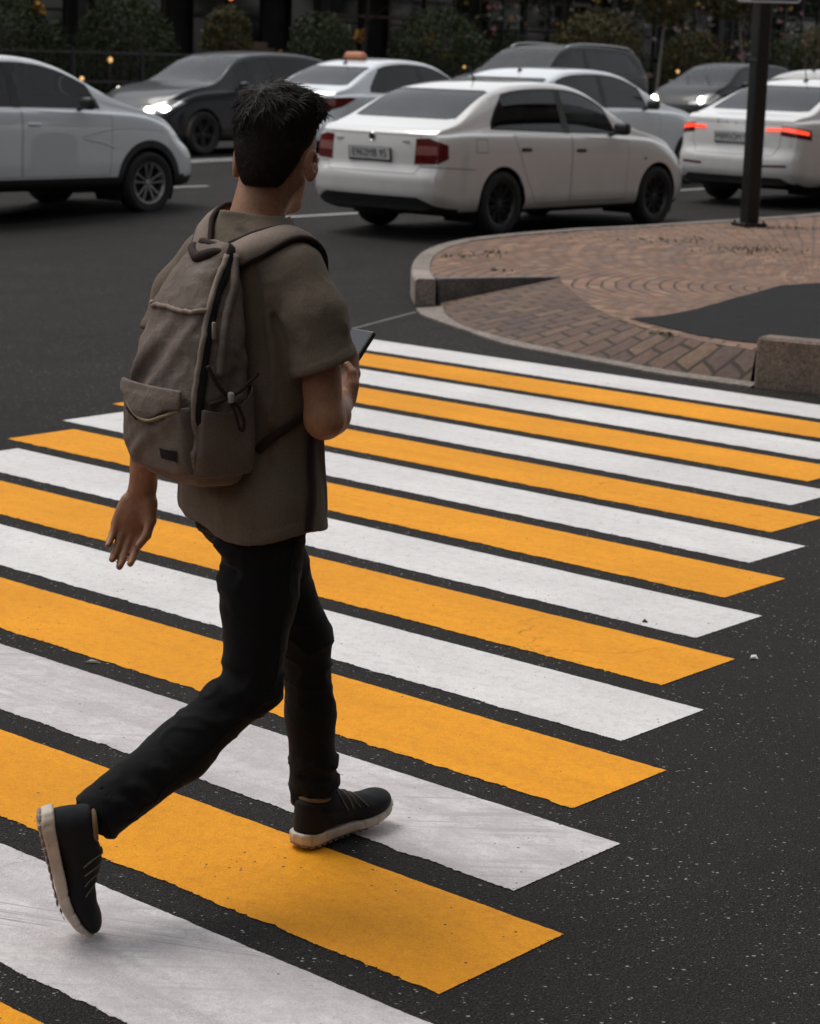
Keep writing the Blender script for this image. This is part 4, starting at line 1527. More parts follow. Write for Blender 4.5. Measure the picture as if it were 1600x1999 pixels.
# loose tail of webbing hanging down the right flank
strip('webbing_tail', [(.022, -.168, 1.02), (.014, -.172, .95), (.002, -.178, .88), (-.008, -.182, .815)], .026, M_TRIM, pack, shirt_line, .005, .003)
cord('webbing_tail', [(-.13, .125, .945), (-.135, .138, .915), (-.128, .150, .893), (-.112, .145, .890)], .006, M_TRIM, pack)

# ---- phone
phone = empty('smartphone', P_O, TH, 'slim black smartphone held up in the walking person\'s right hand', 'phone')
PM = Matrix((Vector(PH_S), Vector(PH_U), Vector(np.cross(PH_S, PH_U)))).transposed()
bm = bmesh.new()
bm_box(bm, PH_C, (.074, .152, .0120), .004, PM, 3)
bm_obj('case', bm, simple('black_phone_case', (.012, .012, .013), .45), phone, True, 40)
M_SCR, nt, b = new_mat('phone_screen')
b.inputs['Base Color'].default_value = (.02, .026, .034, 1)
b.inputs['Roughness'].default_value = .08
bm = bmesh.new()
bm_box(bm, Vector(PH_C) + Vector(np.cross(PH_S, PH_U)) * .0062, (.067, .143, .0008), .0003, PM, 1)
bm_obj('screen', bm, M_SCR, phone)
# ---------------------------------------------------------------- far side of the road: pavement, railing, shrubs, building, trees
def leaf_mat(name, a, b_):
    m, nt, b = new_mat(name)
    co = objco(nt)
    L(nt, ramp(nt, noise(nt, co, 2.2, 5, .65), [(.3, a), (.72, b_)]), b.inputs['Base Color'])
    b.inputs['Roughness'].default_value = .6
    b.inputs['Specular IOR Level'].default_value = .25
    return m


M_LEAF = [leaf_mat('dark_leaf', (.020, .028, .010), (.038, .048, .017)), leaf_mat('green_leaf', (.030, .042, .013), (.054, .066, .020))]
M_LEAFY = [leaf_mat('olive_leaf', (.035, .040, .013), (.065, .062, .02)), leaf_mat('autumn_leaf', (.075, .062, .015), (.13, .085, .018))]
M_BARK = simple('dark_bark', (.035, .028, .022), .9, 0, .3, 12, .5, 30)
M_PALE = simple('pale_bark', (.22, .19, .16), .85, 0, .3, 9, .4, 20)
M_FACADE = simple('dark_facade', (.012, .011, .0108), .8, 0, .25, .8)
M_TIMBER = simple('brown_timber', (.105, .068, .042), .8, 0, .25, 3)
M_AWN = simple('cream_awning', (.34, .29, .23), .8, 0, .15, 2)
M_DGLASS = simple('dark_shop_glass', (.010, .011, .012), .12, 0, .2, 1)
M_RAIL = simple('black_railing', (.012, .012, .012), .5, 0, .15, 10)
M_SLAB = asphalt('grey_paving', (.055, .05, .046), .2, .8)
M_GLOW = simple('amber_lamp', (.8, .5, .2), .3, 0, .05, 5, emit=(1, .55, .18), estr=.7)
M_GLOWW = simple('white_lamp', (.8, .8, .75), .3, 0, .05, 5, emit=(1, .9, .75), estr=6)
M_GLOWR = simple('red_lamp', (.7, .2, .1), .3, 0, .05, 5, emit=(1, .22, .06), estr=.9)


def at_px(px, t):
    """ground point in road coordinates seen at image column px (1600 wide) on the line t"""
    lo, hi = -10, 160
    for _ in range(50):
        m = (lo + hi) / 2
        x, y = st(m, t)
        q = Vector((x, y, zroad(x, y) - 1.78393))
        if 800 + 4087.8 * q.dot(rr) / q.dot(fw) < px: lo = m
        else: hi = m
    return m


pt, rl = .21386, .030116
fw = Vector((0, math.cos(pt), -math.sin(pt)))
r0, u0 = Vector((1, 0, 0)), Vector((0, math.sin(pt), math.cos(pt)))
rr = r0 * math.cos(rl) + u0 * math.sin(rl)


def leaves(n, c, r, size, rg, lump=.35, shell=.55):
    """quads scattered through a lumpy ellipsoid; returns V, F"""
    d = rg.normal(size=(n, 3)); d /= np.linalg.norm(d, axis=1)[:, None]
    k = rg.uniform(0, 1, n) ** (1 / 3) * (1 - shell) + shell * rg.uniform(.78, 1.02, n)
    K = rg.normal(size=(7, 3)); ph = rg.uniform(0, 6.28, 7)
    lum = np.sin(d @ (K * 2.4).T + ph).sum(1) / 7
    P = d * (k * (1 + lump * lum))[:, None] * np.array(r) + np.array(c)
    nrm = d * .6 + rg.normal(size=(n, 3)) * .7; nrm /= np.linalg.norm(nrm, axis=1)[:, None]
    a = np.cross(nrm, rg.normal(size=(n, 3))); a /= np.linalg.norm(a, axis=1)[:, None]
    b_ = np.cross(nrm, a)
    s = (size * rg.uniform(.55, 1.5, n))[:, None]
    V = np.stack([P - a * s, P + b_ * s * .45, P + a * s, P - b_ * s * .45], 1).reshape(-1, 3)
    F = np.arange(n * 4).reshape(n, 4)
    return V, F


def shrub(px, t, wpx, ztop, zbase, label, n=2600, mats=M_LEAF, seed=0, size=.055, name='shrub'):
    s = at_px(px, t)
    x, y = st(s, t)
    dist = y
    r = wpx / 2 * dist / 4088
    z0 = zroad(x, y)
    root = empty(name, (x, y, z0), 0, label, name, 'shrubs along the far pavement')
    rg = np.random.default_rng(seed)
    hz = (ztop - zbase) / 2
    n = int(n * 2.2)
    V, F = leaves(n, (0, 0, zbase + hz), (r, r * .9, hz), size * .85, rg, .16, .62)
    mi = (rg.uniform(size=n) < .35).astype(int)
    mesh('foliage', V, F, mats, root, False, mi)
    # a solid dark heart of twigs so that the crown is not see-through everywhere
    bm = bmesh.new()
    for k in range(9):
        a = rg.uniform(0, 6.28); q = rg.uniform(.2, .6)
        bm_tube(bm, [(rg.normal() * .04, rg.normal() * .04, 0), (math.cos(a) * r * q * .4, math.sin(a) * r * q * .4, zbase + hz * .6), (math.cos(a) * r * q, math.sin(a) * r * q, zbase + hz * 1.4)], [.03, .02, .008], 6)
    bm_obj('stem', bm, M_BARK, root, True)
    return root


# far pavement and its kerb
T0 = 33.0
bm = bmesh.new()
bm.faces.new([bm.verts.new((*st(a, b), .15)) for a, b in ((-40, T0 + .2), (160, T0 + .2), (160, 140), (-40, 140))])
drape(bm)
tag(bm_obj('far_pavement', bm, M_SLAB, smooth=True), 'grey paving on the far side of the road', 'pavement', kind='structure')
bm = bmesh.new()
for a in range(-40, 160, 20):
    q = [st(a, T0), st(a + 20, T0), st(a + 20, T0 + .2), st(a, T0 + .2)]
    z = [zroad(*p) for p in q]
    lo_ = [bm.verts.new((*p, zz)) for p, zz in zip(q, z)]; hi_ = [bm.verts.new((*p, zz + .155)) for p, zz in zip(q, z)]
    bm.faces.new(hi_)
    for k in range(4): bm.faces.new((lo_[k], lo_[(k + 1) % 4], hi_[(k + 1) % 4], hi_[k]))
tag(bm_obj('far_kerb', bm, M_GRAN2), 'kerb along the far pavement', 'kerb', kind='structure')

# railing on a low planter wall, left part of the view
sA, sB = at_px(-160, 34.6), at_px(420, 34.6)
xA_, yA_ = st(sA, 34.6)
rail_ = empty('railing', (xA_, yA_, .45), .85741, 'black metal railing on a low wall in front of the round shrubs', 'railing')
ln = sB - sA
bm = bmesh.new()
bm_box(bm, (ln / 2, 0, .12), (ln, .3, .55), .02)
bm_obj('planter_wall', bm, M_FACADE, rail_)
bm = bmesh.new()
for z in (.62, 1.22): bm_box(bm, (ln / 2, 0, z), (ln, .05, .05), .008)
bm_obj('rail', bm, M_RAIL, rail_)
for k in range(int(ln / 1.9) + 1):
    bm = bmesh.new()
    bm_box(bm, (k * 1.9 + .1, 0, .85), (.06, .06, .95), .008)
    bm_obj('post', bm, M_RAIL, rail_)
bm = bmesh.new()
for k in range(int(ln / .13)):
    bm_box(bm, (k * .13 + .05, 0, .90), (.014, .014, .60))
bm_obj('balusters', bm, M_RAIL, rail_)['kind'] = 'stuff'

for args in [(22, 36.5, 150, 2.75, .5, 'dark green shrub cut off at the upper left corner', 2600, M_LEAF, 1),
             (240, 36.6, 205, 2.75, .35, 'large rounded dark green shrub above the white crossover', 3400, M_LEAF, 2),
             (441, 38.0, 100, 2.7, .9, 'small loose shrub above the roof of the dark saloon', 1600, M_LEAFY, 3),
             (628, 38.0, 140, 2.6, .5, 'sprawling shrub behind the orange taxi sign', 2200, M_LEAF, 4),
             (852, 38.0, 205, 2.85, .3, 'large rounded dark green shrub above the near white saloon', 3600, M_LEAF, 5),
             (1160, 38.0, 190, 3.1, .6, 'rounded olive green shrub above the grey SUV', 3400, M_LEAFY, 6),
             (1345, 38.5, 130, 2.6, .4, 'tall olive shrub beside the thin pale trunk', 2400, M_LEAFY, 7),
             (1515, 39.0, 90, 2.5, .4, 'dark shrub between the sign pole and the right edge', 1800, M_LEAF, 8),
             (1592, 38.0, 110, 3.0, .5, 'yellowish shrub cut off by the right edge', 2200, M_LEAFY, 9),
             (985, 40.0, 110, 2.4, .4, 'small dark shrub between two large rounded shrubs', 1600, M_LEAF, 10),
             (100, 40.0, 90, 2.1, .3, 'low dark shrub beside the amber autumn leaves', 1400, M_LEAF, 11)]:
    shrub(*args)


def foliage_bunch(px, t, py_z, wpx, n, mat, label, name, cat, size=.06, seed=0, group=None):
    s = at_px(px, t); x, y = st(s, t)
    r = wpx / 2 * y / 4088
    rg = np.random.default_rng(seed)
    V, F = leaves(n, (0, 0, 0), (r, r * .6, r * 1.2), size, rg, .5, .2)
    o = mesh(name, V, F, mat, None, False)
    o.location = (x, y, py_z)
    return tag(o, label, cat, group)


M_AMB = leaf_mat('amber_leaf', (.34, .17, .025), (.50, .27, .04))
# young trees with thin pale trunks on the right, crowns mostly above the picture
def tree(px, t, h, lean, label, mats, seed, bark, rt=.05, crown=(1.5, 1.4, 1.7), zc_=3.6, n=4200):
    s = at_px(px, t); x, y = st(s, t)
    root = empty('tree', (x, y, zroad(x, y) + .1), 0, label, 'tree', 'trees on the far pavement')
    rg = np.random.default_rng(seed)
    bm = bmesh.new()
    pts = catmull([(0, 0, 0), (lean * .2, 0, 1.0), (lean * .75, .05, 2.2), (lean * 1.0, .0, 3.2), (lean * 1.1, 0, h)], 4)
    bm_tube(bm, pts, list(np.linspace(rt, rt * .35, len(pts))), 8)
    for k in range(12):
        a = rg.uniform(0, 6.28); z = rg.uniform(2.2, h - .6)
        p = Vector((lean * min(1, z / 3), 0, z))
        q = Vector((math.cos(a), math.sin(a), .8)) * rg.uniform(.6, 1.4)
        bm_tube(bm, [p, p + q * .5, p + q + Vector((0, 0, .2))], [.025, .016, .006], 6)
    bm_obj('trunk', bm, bark, root, True)
    V, F = leaves(n, (lean, 0, zc_), crown, .075, rg, .4, .45)
    V2, F2 = leaves(n // 2, (lean + .4, .2, zc_ + 1.2), (crown[0] * .8, crown[1] * .8, crown[2] * .8), .075, rg, .4, .45)
    V = np.vstack([V, V2]); F = np.vstack([F, F2 + len(V) - len(V2)])
    mi = (rg.uniform(size=len(F)) < .4).astype(int)
    mesh('crown', V, F, mats, root, False, mi)
    return root


tree(1278, 36.0, 5.5, .15, 'young tree with a thin pale trunk behind the grey SUV', M_LEAFY, 21, M_PALE, .05, (1.5, 1.3, 1.5), 4.0)
tree(1452, 36.4, 5.8, -.35, 'young tree with a bent pale trunk left of the sign pole', M_LEAFY, 22, M_PALE, .055, (1.7, 1.4, 1.5), 4.1)
tree(700, 41.0, 6.5, .2, 'dark tree standing behind the orange taxi sign', M_LEAF, 23, M_BARK, .09, (2.2, 2.0, 1.6), 5.0)
tree(60, 39.0, 6.5, .1, 'dark tree at the upper left behind the railing', M_LEAF, 24, M_BARK, .10, (2.4, 2.2, 1.5), 4.9)
tree(1085, 41.5, 6.8, .1, 'dark tree between the large shrub and the olive shrub', M_LEAF, 25, M_BARK, .09, (2.3, 2.0, 1.6), 5.0)
for i, (px, t, z, w_, n, lab) in enumerate([(74, 36.0, 2.55, 26, 110, 'bunch of amber leaves beside the left shrub'),
                                       (838, 39.5, 2.3, 30, 80, 'upper bunch of amber leaves right of the large middle shrub'),
                                       (866, 39.6, 1.75, 34, 90, 'lower bunch of amber leaves right of the large middle shrub'),
                                       (697, 39.5, 2.3, 22, 60, 'bunch of amber leaves right of the orange taxi sign'),
                                       (545, 37.2, 1.62, 34, 70, 'amber flowers above the roof of the dark saloon')]):
    foliage_bunch(px, t, z, w_, n, M_AMB, lab, 'leaf_bunch', 'leaves', .05, 50 + i, 'amber leaves in the planting')

# dark restaurant front along the whole background
TB = 45.0
b0 = -60.; b1 = at_px(2500, TB)
bx, by = st(b0, TB)
bld = empty('restaurant_building', (bx, by, .55), .85741, 'long dark restaurant front with timber trim behind the shrubs', 'building')
LN = b1 - b0
bm = bmesh.new(); bm_box(bm, (LN / 2, 3.0, 5.5), (LN, 5.0, 12.0)); bm_obj('wall', bm, M_FACADE, bld)
bm = bmesh.new(); bm_box(bm, (LN / 2, -.2, 4.9), (LN, 5.6, .35), .03); bm_obj('added_canopy', bm, M_FACADE, bld)  # overhang above the view, added to shade the front


def along(px): return at_px(px, TB) - b0


for k, px in enumerate(range(-300, 2400, 190)):
    bm = bmesh.new()
    bm_box(bm, (along(px), .44, 1.7), (along(px + 130) - along(px), .08, 3.0), .02)
    w_ = bm_obj('window', bm, M_DGLASS, bld)
    bm = bmesh.new()
    cx_, ww = along(px), along(px + 130) - along(px)
    for dx in (-.5, 0, .5): bm_box(bm, (cx_ + dx * ww, .38, 1.7), (.07, .06, 3.0))
    for dz in (.25, 2.2, 3.15): bm_box(bm, (cx_, .385, dz), (ww, .05, .07))
    bm_obj('window_frame', bm, M_TIMBER if k % 3 == 0 else M_FACADE, w_)
for px in (500, 1062, 1275, 1560, 30):
    bm = bmesh.new(); bm_box(bm, (along(px), -2.6, 2.4), (.35, .35, 5.0), .03); bm_obj('column', bm, M_FACADE, bld)
# timber beams, terrace steps, awning edge
for (pa, pb), z, dy, th, m in [((40, 140), 2.95, -2.4, .11, M_TIMBER), ((30, 130), 1.75, -2.4, .10, M_TIMBER), ((820, 1080), 3.05, -2.4, .10, M_TIMBER), ((500, 700), 2.35, -2.4, .08, M_TIMBER)]:
    a, b_ = along(pa), along(pb)
    bm = bmesh.new(); bm_box(bm, ((a + b_) / 2, dy, z), (b_ - a, .12, th), .01); bm_obj('beam', bm, m, bld)
a, b_ = along(497), along(815)
bm = bmesh.new(); bm_box(bm, ((a + b_) / 2, -4.2, 3.75), (b_ - a, 1.2, .42), .03); bm_obj('awning', bm, M_AWN, bld)
a, b_ = along(330), along(408)
for k in range(5):
    bm = bmesh.new(); bm_box(bm, ((a + b_) / 2, -3.4 + k * .3, .75 + k * .17), (b_ - a, .32, .17), .01); bm_obj('step', bm, M_TIMBER, bld)

# flowering climbers on a trellis across the right half of the front
tr = empty('flower_trellis', (*st(at_px(880, 42.5), 42.5), .5), .85741, 'trellis of climbers with small pale and pink blossoms behind the right hand shrubs', 'trellis')
tl = at_px(1760, 42.5) - at_px(880, 42.5)
bm = bmesh.new()
for k in range(int(tl / 1.2) + 1): bm_box(bm, (k * 1.2, 0, 2.4), (.07, .07, 4.8))
for z in np.arange(.4, 4.9, .55): bm_box(bm, (tl / 2, .06, z), (tl, .05, .05))
bm_obj('lattice', bm, M_RAIL, tr)
rg = np.random.default_rng(77)
n = 9000
P = np.stack([rg.uniform(0, tl, n), rg.normal(0, .16, n), rg.uniform(.1, 4.9, n)], 1)
P = P[(np.sin(P[:, 0] * 1.7 + np.sin(P[:, 2] * 2.1) * 1.5) + np.sin(P[:, 2] * 3.1 + P[:, 0]) > -.6)]
n = len(P)
a = rg.normal(size=(n, 3)); a /= np.linalg.norm(a, axis=1)[:, None]
b_ = np.cross(a, rg.normal(size=(n, 3))); b_ /= np.linalg.norm(b_, axis=1)[:, None]
V = np.stack([P - a * .09, P + b_ * .05, P + a * .09, P - b_ * .05], 1).reshape(-1, 3)
mesh('foliage', V, np.arange(n * 4).reshape(n, 4), M_LEAF, tr, False, (rg.uniform(size=n) < .3).astype(int))
for nm, mat, cnt, sd_ in (('pale_blossom', simple('pale_blossom', (.55, .48, .44), .8), 240, 1), ('pink_blossom', simple('pink_blossom', (.6, .25, .28), .8), 130, 2), ('yellow_blossom', simple('yellow_blossom', (.62, .42, .10), .8), 110, 3)):
    rg = np.random.default_rng(90 + sd_)
    C_p = np.stack([rg.uniform(0, tl, cnt), np.full(cnt, -.30), np.round(rg.uniform(.3, 4.8, cnt) / .42) * .42 + rg.normal(0, .07, cnt)], 1)
    VV, FF = [], []
    for c in C_p:
        q = rg.integers(4, 9)
        V, F = leaves(q, c, (.11 * rg.uniform(.6, 1.8), .07, .06), .065, rg, .2, .1)
        FF.append(F + sum(len(v) for v in VV)); VV.append(V)
    o = mesh(nm, np.vstack(VV), np.vstack(FF), mat, tr, False)
    o['kind'] = 'stuff'
# small lamps among the planting
for i, (px, py, t, m, r, lab) in enumerate([(215, 117, 36.0, M_GLOW, .06, 'amber garden lamp above the railing'), (160, 152, 34.2, M_GLOW, .045, 'faint amber lamp in front of the railing'),
                                       (179, 176, 34.0, M_GLOW, .05, 'low amber lamp above the hood of the white crossover'), (448, 2, 41.0, M_GLOWR, .07, 'red lamp at the top edge above the dark saloon'),
                                       (903, 131, 37.0, M_GLOW, .04, 'small amber lamp above the near white saloon'), (1318, 140, 36.5, M_GLOW, .05, 'amber lamp above the black hatchback'), (232, 172, 33.7, M_GLOWW, .055, 'bright white lamp just above the hood of the dark saloon')]):
    s = at_px(px, t); x, y = st(s, t)
    hor = 112 + .0301 * (px - 800)
    z = 1.784 - (py - hor) * y / 4088
    root = empty('garden_lamp', (x, y, zroad(x, y) + .1), 0, lab, 'lamp', 'small lamps in the planting')
    z -= zroad(x, y) + .1
    bm = bmesh.new(); bmesh.ops.create_uvsphere(bm, u_segments=12, v_segments=8, radius=r); bmesh.ops.translate(bm, vec=(0, 0, z), verts=bm.verts)
    bm_obj('globe', bm, m, root, True)
    bm = bmesh.new(); bm_tube(bm, [(0, .02, 0), (0, .02, z)], .014, 8); bm_obj('stake', bm, M_RAIL, root, True)

# ---- the black sign pole on the island
pxy = (3.16, 20.2)
pole = empty('sign_pole', (*pxy, PZ + zroad(*pxy)), rad(24), 'black steel pole with a blue and white sign plate, standing on the brick island', 'sign pole')
M_POLE = simple('black_pole_paint', (.008, .008, .0085), .5, 0, .2, 6, .2, 30)
bm = bmesh.new(); bm_box(bm, (0, 0, 2.0), (.142, .142, 4.0), .022, None, 3); bm_obj('post', bm, M_POLE, pole, True, 40)
bm = bmesh.new(); bm_box(bm, (0, 0, .018), (.25, .25, .036), .006)
for a in (-1, 1):
    for b_ in (-1, 1):
        bm_lathe(bm, [(.014, .03), (.014, .055), (.0, .056)], 6, Matrix.Translation((a * .098, b_ * .098, 0)))
bm_obj('base_plate', bm, M_POLE, pole, True, 40)
bm = bmesh.new(); bm_box(bm, (0, 0, 1.55), (.15, .15, .03), .004); bm_obj('clamp', bm, M_POLE, pole, True, 40)
SGN = Matrix.Translation((-.005, -.10, 2.50)) @ Matrix.Rotation(rad(-24 - 6), 4, 'Z')


def plate_(nm, w, h, y, cx, cz, r, mat, par, th=.004):
    bm = bmesh.new()
    pts = []
    for (sx, sz), a0 in zip(((1, 1), (-1, 1), (-1, -1), (1, -1)), (0, PI / 2, PI, 3 * PI / 2)):
        for k in range(7):
            a = a0 + k / 6 * PI / 2
            pts.append((cx + sx * (w / 2 - r) + r * math.cos(a), cz + sz * (h / 2 - r) + r * math.sin(a)))
    f0 = [bm.verts.new(SGN @ Vector((x, y, z))) for x, z in pts]; f1 = [bm.verts.new(SGN @ Vector((x, y + th, z))) for x, z in pts]
    bm.faces.new(f0); bm.faces.new(f1[::-1])
    for k in range(len(pts)): bm.faces.new((f0[k], f1[k], f1[(k + 1) % len(pts)], f0[(k + 1) % len(pts)]))
    bmesh.ops.recalc_face_normals(bm, faces=bm.faces[:])
    return bm_obj(nm, bm, mat, par)


sg_ = plate_('sign_plate', .60, .84, 0, 0, 0, .045, simple('sign_white', (.5, .5, .5), .45, 0, .06, 8), pole)
plate_('blue_field', .455, .80, -.0022, .055, 0, .03, simple('sign_blue', (.012, .045, .10), .4, 0, .1, 8), sg_, .002)

# ---- unseen buildings, added behind and right of the camera for shade and window reflections
ox, oy = st(-34, -13)
blk = empty('added_shade_building', (ox, oy, 0), .85741, 'unseen tall dark brick building added on the near side to shade and reflect', 'building')
M_BRK2 = simple('dark_brick', (.075, .058, .048), .85, 0, .3, 1.2)
LB, HB = 110., 25.
bm = bmesh.new(); bm_box(bm, (LB / 2, -5, HB / 2), (LB, 10, HB)); bm_obj('wall', bm, M_BRK2, blk)
bm = bmesh.new(); bm_box(bm, (LB / 2, -4.9, HB + .15), (LB + .4, 10.6, .3), .05); bm_obj('roof', bm, M_FACADE, blk)
rx, ry = st(-52, 62)  # second unseen building, added to darken the low sky behind the camera
rb = empty('added_shade_block', (rx, ry, 0), .85741 - PI / 2, 'unseen plain rendered block added behind the camera to darken the horizon', 'building')
bm = bmesh.new(); bm_box(bm, (32, -6, 10), (84, 12, 20)); bm_obj('wall', bm, simple('grey_render', (.12, .11, .10), .85, 0, .25, .8), rb)
bm = bmesh.new(); bm_box(bm, (32, -5.9, 20.15), (84.5, 12.6, .3), .05); bm_obj('roof', bm, M_FACADE, rb)
gl_ = None
for k in range(22):
    for fl in range(7):
        p_ = (3 + k * 4.9, .03, 2.2 + fl * 3.2)
        if gl_ is None:
            bm = bmesh.new(); bm_box(bm, (0, 0, 0), (1.7, .08, 1.9), .02); gl_ = bm_obj('window', bm, M_DGLASS, blk)
            gl_.location = p_
        else:
            o = gl_.copy(); COL.objects.link(o); o.parent = blk; o.location = p_
# ---------------------------------------------------------------- cars
def pchip(xs, ys, x):
    xs = np.asarray(xs, float); ys = np.asarray(ys, float)
    h = np.diff(xs); dl = np.diff(ys) / h
    m = np.zeros(len(xs))
    for i in range(1, len(xs) - 1):
        if dl[i - 1] * dl[i] > 0:
            w1, w2 = 2 * h[i] + h[i - 1], h[i] + 2 * h[i - 1]
            m[i] = (w1 + w2) / (w1 / dl[i - 1] + w2 / dl[i])
    m[0], m[-1] = dl[0], dl[-1]
    x = np.clip(np.asarray(x, float), xs[0], xs[-1])
    k = np.clip(np.searchsorted(xs, x) - 1, 0, len(h) - 1)
    t = (x - xs[k]) / h[k]
    return ((1 + 2 * t) * (1 - t) ** 2 * ys[k] + t * (1 - t) ** 2 * h[k] * m[k] + t * t * (3 - 2 * t) * ys[k + 1] + t * t * (t - 1) * h[k] * m[k + 1])


def car_paint(name, col, metal=0., dirt=.35, rough=.28, coat=1., spec=.5):
    m, nt, b = new_mat(name)
    co = objco(nt)
    z = N(nt, 'ShaderNodeSeparateXYZ'); L(nt, co, z.inputs['Vector'])
    # road film: splashed up from the sills, patchy
    low = ramp(nt, z.outputs['Z'], [(.15, 1.), (.75, 0.)])
    dn = math_(nt, 'MULTIPLY', low, ramp(nt, noise(nt, co, 3.2, 6, .65), [(.3, .25), (.75, 1.)]))
    c = mixc(nt, math_(nt, 'MULTIPLY', dn, dirt), col, (.23, .185, .15))
    L(nt, c, b.inputs['Base Color'])
    L(nt, math_(nt, 'MULTIPLY_ADD', dn, .4, rough), b.inputs['Roughness'])
    b.inputs['Metallic'].default_value = metal
    b.inputs['Coat Weight'].default_value = coat
    b.inputs['Specular IOR Level'].default_value = spec
    b.inputs['Coat IOR'].default_value = 1.6
    b.inputs['Coat Roughness'].default_value = .025
    return m


def glass(name, tint, spec=1.):
    m = bpy.data.materials.new(name)
    m.use_nodes = True
    nt = m.node_tree
    nt.nodes.remove(nt.nodes['Principled BSDF'])
    out = nt.nodes['Material Output']
    tr = N(nt, 'ShaderNodeBsdfTransparent'); tr.inputs['Color'].default_value = (*tint, 1)
    gl = N(nt, 'ShaderNodeBsdfGlossy'); gl.inputs['Roughness'].default_value = .03
    gl.inputs['Color'].default_value = (.95, .97, 1, 1)
    fr = N(nt, 'ShaderNodeFresnel'); fr.inputs['IOR'].default_value = 1.48
    co = objco(nt)
    k = ramp(nt, noise(nt, co, 2.5, 3), [(.3, .9), (.7, 1.)])
    mx = N(nt, 'ShaderNodeMixShader')
    L(nt, math_(nt, 'MULTIPLY', fr.outputs['Fac'], k), mx.inputs['Fac'])
    L(nt, tr.outputs['BSDF'], mx.inputs[1]); L(nt, gl.outputs['BSDF'], mx.inputs[2])
    L(nt, mx.outputs['Shader'], out.inputs['Surface'])
    return m


M_BLK = simple('black_plastic', (.018, .018, .018), .55, 0, .15, 12)
M_GAP = simple('panel_gap', (.01, .01, .01), .9, 0, .1, 12)
M_TYRE = simple('tyre_rubber', (.016, .0155, .015), .85, 0, .25, 14, .3, 80)
M_GL_D = glass('tinted_glass', (.055, .058, .06))
M_GL_L = glass('clear_glass', (.66, .70, .70))
M_RED = simple('red_lens', (.10, .006, .006), .15, 0, .25, 20, coat=.3, spec=.3)
M_REDL = simple('lit_red_lens', (.5, .03, .02), .15, 0, .1, 20, coat=1, emit=(1, .07, .03), estr=1.1)
M_PINK = simple('pale_red_lens', (.24, .085, .075), .15, 0, .2, 20, coat=.4)
M_CLR = simple('clear_lens', (.30, .30, .30), .1, .3, .2, 20, coat=1)
M_LAMP = simple('lit_headlamp', (.9, .9, .85), .1, 0, .02, 5, emit=(1, .93, .78), estr=26)
M_LENSLIT = simple('glowing_headlight_lens', (.8, .8, .78), .1, 0, .1, 20, coat=1, emit=(1, .95, .85), estr=.5)
M_RIMS = simple('silver_alloy', (.36, .36, .37), .32, .85, .1, 20)
M_RIMD = simple('dark_alloy', (.055, .055, .058), .4, .7, .15, 20)
M_CHR = simple('chrome', (.6, .6, .62), .12, 1, .05, 20)
M_SEAT = simple('dark_upholstery', (.03, .03, .032), .8, 0, .2, 9)
M_PLATE = simple('plate_white', (.55, .55, .54), .4, 0, .08, 14)
M_INK = simple('plate_ink', (.012, .012, .012), .5)
M_ORNG = simple('orange_taxi_sign', (.50, .17, .075), .4, 0, .12, 20)
LINES = 12


